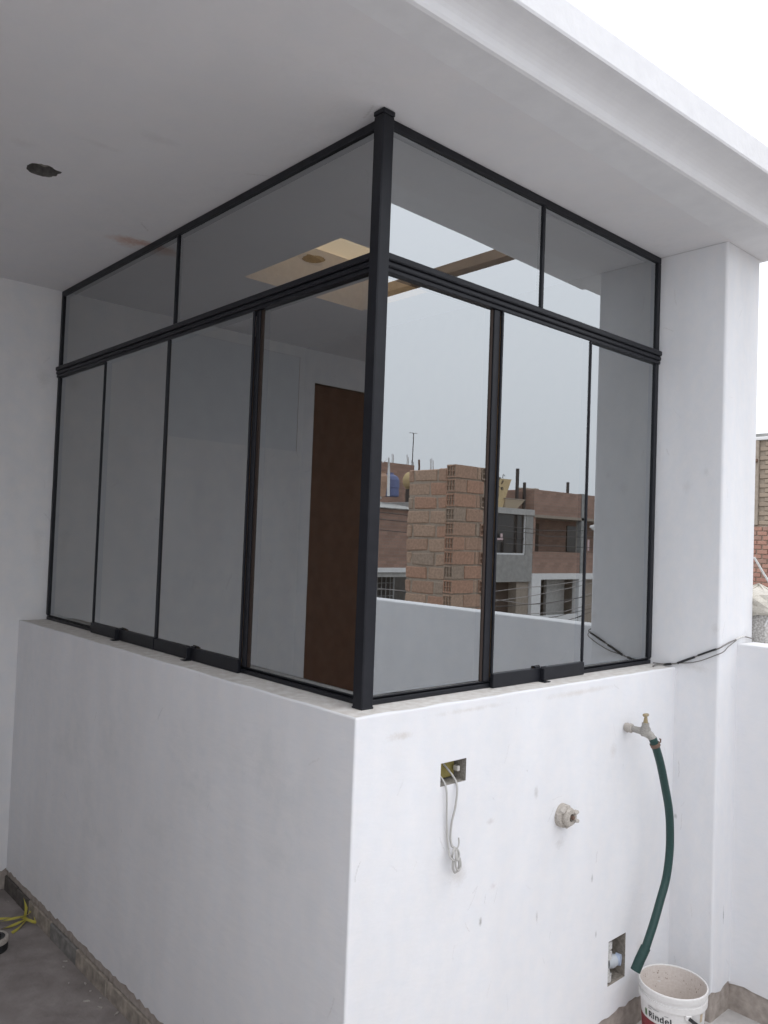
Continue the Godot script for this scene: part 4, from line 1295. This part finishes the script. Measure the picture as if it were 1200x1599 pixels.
	for e in [[23.35, 0.45], [23.43, 0.42], [24.3, 0.5], [24.38, 0.4], [24.62, 0.62], [24.74, 0.55], [25.85, 0.8], [25.95, 0.85], [26.05, 0.75], [25.1, 0.7]]:
		var rbx := MB.new()
		rbx.tube([Vector3.ZERO, Vector3(0.01, e[1] * 0.5, 0), Vector3(-0.01, e[1], 0.01)], 0.05 if e[0] == 25.1 else 0.013, 5)
		var ro := part(rbx, "rebar", M.rust)
		ro.position = Vector3(e[0], 3.86 if e[0] < 24.5 else 3.5, 25.3)
		tag(ro, "bare reinforcing bar standing up from the upper brick wall", "rebar", "bars left standing on the roof")
	far_box(self, "upper_wall_return", 24.505, 29.0, 1.795, 3.5, 25.22, 26, M.brick_far).set_meta("label", "plain brick wall behind the cement house roof")
	get_node("upper_wall_return").set_meta("category", "wall")
	# wires over the street
	var wires := [[[5.0, -1.05], [11.41, -0.59], [12.74, -0.51], [14.53, -0.40], [26, 0.5]], [[5.0, -1.25], [11.42, -0.79], [12.75, -0.70], [14.54, -0.51], [26, 0.7]], [[5.0, -0.95], [11.42, -0.90], [13.03, -0.87], [14.55, -0.78], [26, 0.1]], [[5.0, -0.2], [11.42, -0.75], [12.6, -0.88], [13.9, -0.85], [15.14, -0.67], [26, 1.2]], [[5.0, -1.2], [12.77, -1.09], [13.91, -1.07], [15.16, -0.93], [26, 0.4]], [[5.0, -1.6], [13.09, -1.21], [14.57, -1.09], [26, 0.0]], [[5.0, -2.4], [14.01, -1.29], [15.16, -1.11], [26, 0.6]], [[5.0, 0.85], [12.16, 0.66], [12.72, 0.67], [14.53, 0.62], [26, 1.0]], [[5.0, 1.0], [12.35, 0.75], [12.72, 0.74], [14.52, 0.77], [26, 1.3]], [[5.0, 0.7], [11.7, 0.44], [12.73, 0.40], [26, 0.3]]]
	for k in wires.size():
		var pts := []
		for p in wires[k]:
			pts.append(Vector3(p[0], p[1], 9.15))
		var wo := MB.new()
		wo.tube(smooth_path(pts, 0.4), 0.008, 5)
		var w := part(wo, "overhead_wire", M.wire_dark if k > 4 or k == 2 else M.wire_pale)
		tag(w, "thin overhead wire strung along the street in front of the houses", "wire", "wires over the street")
	for x in [5.0, 26.0]:
		var po := thing("utility_pole", "grey concrete utility pole carrying the overhead wires", "pole", Vector3(x, STREET, 9.15), "utility poles")
		pipe(po, "shaft", [Vector3.ZERO, Vector3(0, 6.2, 0)], [0.16, 0.1], M.cement, 12)
		bar(po, "crossarm", Vector3(-0.06, 5.4, -0.6), Vector3(0.06, 5.5, 0.6), M.cement, 0.01)
	var sl := thing("street_lamp", "street lamp with a pale cobra head on a bent arm", "street lamp", Vector3(20.7, STREET, 12.2))
	pipe(sl, "pole", [Vector3.ZERO, Vector3(0, 4.6, 0)], [0.11, 0.07], M.cement, 10)
	pipe(sl, "arm", [Vector3(0, 4.55, 0), Vector3(-0.3, 4.95, 0), Vector3(-0.65, 4.98, 0)], 0.03, M.cement, 8)
	var lh := MB.new()
	lh.xf = Transform3D(Basis(Vector3.BACK, 0.1).scaled(Vector3(1.0, 0.42, 0.62)), Vector3(-0.86, 4.95, 0))
	lh.lathe(Vector3.ZERO, [Vector2(0.0, -0.22), Vector2(0.15, -0.18), Vector2(0.25, 0.0), Vector2(0.2, 0.14), Vector2(0.0, 0.22)], 16)
	part(lh, "lamp_head", M.far_white, sl)

	build_side_house()

func build_side_house() -> void:
	# house past the pillar: dusty tan upper storey over red brick; bricks laid one by one where the photograph shows them
	var X := 17.0
	var h := thing("side_house", "house past the pillar with dusty tan upper wall over red brick", "house", Vector3(X, STREET, -6.26))
	var y := 1.03 - STREET
	var t := 3.10 - STREET
	bar(h, "upper_wall", Vector3(0.02, y, -3.0), Vector3(6.0, t - 0.16, 3.0), M.tan_mortar, 0.005)
	bar(h, "lower_wall", Vector3(0.02, 0.0, -3.0), Vector3(6.0, y - 0.002, 3.0), M.mortar, 0.005)
	bar(h, "coping", Vector3(-0.06, t - 0.155, -3.05), Vector3(6.05, t - 0.08, 3.05), M.far_white, 0.01)
	bar(h, "roof_edge", Vector3(-0.02, t - 0.078, -3.0), Vector3(6.0, t, 3.0), M.cement, 0.01)
	bar(h, "pilaster", Vector3(-0.05, y, -0.22), Vector3(0.018, t - 0.157, 0.1), M.tan, 0.008)
	bar(h, "vent", Vector3(-0.12, t - 0.65, 0.0), Vector3(-0.052, t - 0.58, 0.09), M.rust, 0.01)
	var roof := MB.new()
	roof.poly([Vector3(0.3, t + 0.002, 0.25), Vector3(0.3, t + 0.002, 2.4), Vector3(0.4, t + 0.3, 1.3)], Vector3.LEFT)
	roof.poly([Vector3(0.3, t + 0.002, 0.25), Vector3(0.4, t + 0.3, 1.3), Vector3(3.0, t + 0.002, 1.3)], Vector3.UP)
	roof.poly([Vector3(0.3, t + 0.002, 2.4), Vector3(0.4, t + 0.3, 1.3), Vector3(3.0, t + 0.002, 1.3)], Vector3.UP)
	part(roof, "roof_tarp", M.dark_metal, h)
	var r := RandomNumberGenerator.new()
	r.seed = 15
	var shared := []
	for k in 3:
		var b := MB.new()
		b.box(Vector3(-0.012, 0.0, 0.0), Vector3(0.03, 0.086, 0.225 - 0.01 * k), 0.005)
		shared.append(b.mesh())
	var ch := 0.104
	for k in 26:
		for j in 8:
			var o := part(shared[r.randi() % 3], "brick", M.clay_red[r.randi() % 3], h)
			o.position = Vector3(r.randf_range(-0.004, 0.004), y - 0.02 - (k + 1) * ch, -0.75 + j * 0.24 + (0.12 if k % 2 else 0.0))
	for k in 18:
		for j in 6:
			var o2 := part(shared[r.randi() % 3], "brick", M.clay_tan[r.randi() % 3], h)
			o2.position = Vector3(r.randf_range(-0.002, 0.002), y + 0.01 + k * ch, 0.11 + j * 0.24 + (0.12 if k % 2 else 0.0))


# ---------------------------------------------------------------- the scene
func _ready() -> void:
	# camera
	var cam := Camera3D.new()
	cam.position = Vector3(-1.3193, 0.4197, 1.5086)
	cam.basis = Basis.from_euler(Vector3(0.0332, -0.7359, 0.0365))
	cam.fov = 65.297
	cam.near = 0.05
	cam.far = 600.0
	add_child(cam)
	cam.current = true
	# sky: bright even overcast, a little brighter overhead
	var env := Environment.new()
	env.background_mode = Environment.BG_SKY
	var sm := ProceduralSkyMaterial.new()
	sm.sky_top_color = lin(1.42, 1.45, 1.54)
	sm.sky_horizon_color = lin(0.80, 0.835, 0.885)
	sm.sky_curve = 0.5
	sm.ground_horizon_color = lin(0.5, 0.5, 0.5)
	sm.ground_bottom_color = lin(0.25, 0.24, 0.23)
	sm.sun_angle_max = 1.0
	var sky := Sky.new()
	sky.sky_material = sm
	env.sky = sky
	env.background_energy_multiplier = 1.0
	env.tonemap_mode = Environment.TONE_MAPPER_LINEAR
	env.tonemap_exposure = 1.46
	env.sdfgi_enabled = true
	env.ssao_enabled = true
	env.ssil_enabled = true
	var we := WorldEnvironment.new()
	we.environment = env
	add_child(we)
	var sun := DirectionalLight3D.new()
	sun.light_energy = 0.15
	sun.light_angular_distance = 25.0
	sun.sky_mode = DirectionalLight3D.SKY_MODE_LIGHT_ONLY
	sun.light_color = Color(1.0, 0.97, 0.93)
	sun.shadow_enabled = true
	add_child(sun)
	sun.look_at_from_position(Vector3(0.8, 6, 1.6), Vector3.ZERO)

	make_materials()
	more_materials()
	build_walls()
	build_roof()
	build_screen()
	build_brick_corner()
	build_street()
	build_fittings()

func more_materials() -> void:
	M.fascia = mottled(16, Color(0.765, 0.765, 0.78), Color(0.82, 0.82, 0.83), 0.7, 0.85, 0.1)
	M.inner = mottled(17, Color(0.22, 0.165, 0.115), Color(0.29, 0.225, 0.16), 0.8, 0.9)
	M.side = mottled(18, Color(0.765, 0.765, 0.78), Color(0.82, 0.82, 0.83), 0.8, 0.9)
	M.shaft = mottled(19, Color(0.62, 0.53, 0.41), Color(0.74, 0.65, 0.52), 0.3, 0.9, 0.3)
	M.stain = mottled(61, Color(0.44, 0.35, 0.25), Color(0.54, 0.45, 0.34), 0.05, 0.95)
	M.cover = plain(0.88, 0.74, 0.48, 0.7)
	M.cover.albedo_color.a = 0.8
	M.cover.transparency = BaseMaterial3D.TRANSPARENCY_ALPHA
	M.cover.backlight = lin(1.0, 0.84, 0.55)
	M.cover.backlight_enabled = true
	M.far_white = mottled(20, Color(0.70, 0.695, 0.69), Color(0.80, 0.795, 0.79), 1.5, 0.9)
	M.cement = mottled(22, Color(0.26, 0.26, 0.25), Color(0.38, 0.375, 0.36), 1.6, 0.95)
	M.cement_pale = mottled(23, Color(0.38, 0.375, 0.36), Color(0.52, 0.51, 0.49), 1.2, 0.95)
	M.tan = mottled(24, Color(0.28, 0.235, 0.19), Color(0.38, 0.325, 0.27), 1.0, 0.95)
	M.tan_mortar = mottled(25, Color(0.29, 0.24, 0.19), Color(0.36, 0.30, 0.24), 0.6, 0.95)
	M.mauve = plain(0.2, 0.17, 0.17)
	M.dark_glass = plain(0.03, 0.03, 0.032, 0.15)
	M.dark_metal = plain(0.035, 0.03, 0.03, 0.6)
	M.cloth_pink = plain(0.6, 0.45, 0.46, 0.95)
	M.brown_door = mottled(26, Color(0.05, 0.032, 0.024), Color(0.08, 0.052, 0.04), 0.8, 0.7)
	M.door = mottled(27, Color(0.095, 0.04, 0.02), Color(0.145, 0.062, 0.032), 0.6, 0.55)
	M.blue_panel = plain(0.68, 0.70, 0.72, 0.7)
	M.road = mottled(28, Color(0.16, 0.15, 0.14), Color(0.3, 0.285, 0.265), 4.0, 0.95)
	M.brick_tex = brick_texture()
	M.brick_far = far_brick(Color.WHITE)
	M.mortar = mottled(29, Color(0.33, 0.275, 0.22), Color(0.47, 0.39, 0.315), 0.2, 1.0, 0.6)
	M.clay = []
	for c in [[0.46, 0.285, 0.195], [0.49, 0.325, 0.225], [0.41, 0.30, 0.22], [0.50, 0.285, 0.19]]:
		M.clay.append(mottled(30 + M.clay.size(), Color(c[0] * 0.7, c[1] * 0.74, c[2] * 0.78), Color(c[0] * 1.22, c[1] * 1.26, c[2] * 1.32), 0.26, 0.95, 0.5, 0.018))
	M.clay_red = []
	for c in [[0.36, 0.19, 0.145], [0.40, 0.22, 0.165], [0.34, 0.205, 0.16]]:
		M.clay_red.append(mottled(36 + M.clay_red.size(), Color(c[0] * 0.85, c[1] * 0.85, c[2] * 0.85), Color(c[0] * 1.15, c[1] * 1.2, c[2] * 1.25), 0.3, 0.95))
	M.clay_tan = []
	for c in [[0.33, 0.265, 0.205], [0.35, 0.28, 0.215], [0.31, 0.25, 0.195]]:
		M.clay_tan.append(mottled(40 + M.clay_tan.size(), Color(c[0] * 0.9, c[1] * 0.9, c[2] * 0.9), Color(c[0] * 1.1, c[1] * 1.1, c[2] * 1.1), 0.3, 0.95))
	M.ochre = mottled(43, Color(0.48, 0.36, 0.19), Color(0.6, 0.46, 0.26), 0.8, 0.9)
	M.ochre_plain = plain(0.52, 0.39, 0.2, 0.8)
	M.cream = plain(0.55, 0.45, 0.33, 0.9)
	M.tank_blue = mottled(44, Color(0.10, 0.13, 0.27), Color(0.15, 0.18, 0.33), 0.5, 0.6)
	M.wood = wood()
	M.tap_grey = mottled(45, Color(0.2, 0.19, 0.175), Color(0.46, 0.44, 0.4), 0.02, 0.55)
	M.brass = plain(0.36, 0.29, 0.17, 0.5, 0.4)
	M.tape = mottled(46, Color(0.55, 0.53, 0.5), Color(0.78, 0.76, 0.73), 0.02, 0.85)
	M.tape_dirty = mottled(47, Color(0.3, 0.27, 0.24), Color(0.62, 0.585, 0.54), 0.02, 0.8)
	M.pvc_old = mottled(48, Color(0.3, 0.27, 0.235), Color(0.56, 0.52, 0.47), 0.04, 0.7)
	M.pvc = mottled(49, Color(0.45, 0.44, 0.42), Color(0.74, 0.735, 0.72), 0.05, 0.5)
	M.valve = plain(0.45, 0.48, 0.51, 0.5)
	M.valve_blue = plain(0.38, 0.45, 0.58, 0.5)
	M.hose = mottled(52, Color(0.007, 0.033, 0.03), Color(0.013, 0.055, 0.048), 0.06, 0.45)
	M.rust = plain(0.16, 0.1, 0.075, 0.8)
	M.bucket = mottled(53, Color(0.70, 0.685, 0.67), Color(0.78, 0.77, 0.76), 0.08, 0.4)
	M.bucket_in = mottled(54, Color(0.62, 0.55, 0.50), Color(0.74, 0.69, 0.65), 0.06, 0.7)
	M.fleck = plain(0.33, 0.24, 0.18, 0.95)
	M.label_red = plain(0.22, 0.03, 0.04, 0.45)
	M.label_green = plain(0.12, 0.2, 0.1, 0.5)
	M.ink = plain(0.03, 0.03, 0.035, 0.5)
	M.ink_grey = plain(0.4, 0.4, 0.4, 0.6)
	M.black_plastic = plain(0.02, 0.02, 0.022, 0.5)
	M.wire_grey = plain(0.45, 0.44, 0.42, 0.6)
	M.wire_pale = plain(0.28, 0.26, 0.25, 0.7)
	M.wire_dark = plain(0.06, 0.055, 0.055, 0.7)
	M.cable_grey = plain(0.2, 0.19, 0.18, 0.7)
	M.stub = mottled(55, Color(0.3, 0.28, 0.25), Color(0.82, 0.81, 0.79), 0.12, 0.95, 0.5, 0.025)
	M.wrap = mottled(56, Color(0.4, 0.37, 0.31), Color(0.66, 0.63, 0.56), 0.06, 0.45)
	M.yellow = plain(0.5, 0.44, 0.08, 0.55)
	M.box_grey = mottled(57, Color(0.2, 0.185, 0.16), Color(0.4, 0.38, 0.35), 0.05, 0.9)
	M.box_yellow = plain(0.3, 0.25, 0.08, 0.8)
	M.box_lug = plain(0.6, 0.58, 0.54, 0.6)

func wood() -> StandardMaterial3D:
	var n := FastNoiseLite.new()
	n.seed = 60
	n.frequency = 0.02
	n.fractal_octaves = 4
	var im := Image.create(128, 512, false, Image.FORMAT_RGB8)
	for y in 512:
		for x in 128:
			var f := 0.5 + 0.5 * n.get_noise_2d(x * 6.0, y * 0.5)
			var g := 0.5 + 0.5 * n.get_noise_2d(x * 20.0 + 500, y * 1.0)
			var t := clampf(f * 0.7 + g * 0.4, 0, 1)
			im.set_pixel(x, y, lin(lerpf(0.11, 0.27, t), lerpf(0.07, 0.18, t), lerpf(0.04, 0.115, t)))
	im.rotate_90(CLOCKWISE)
	var m := StandardMaterial3D.new()
	m.albedo_texture = ImageTexture.create_from_image(im)
	m.uv1_triplanar = true
	m.uv1_scale = Vector3(1.2, 1.2, 1.2)
	m.roughness = 0.85
	return m
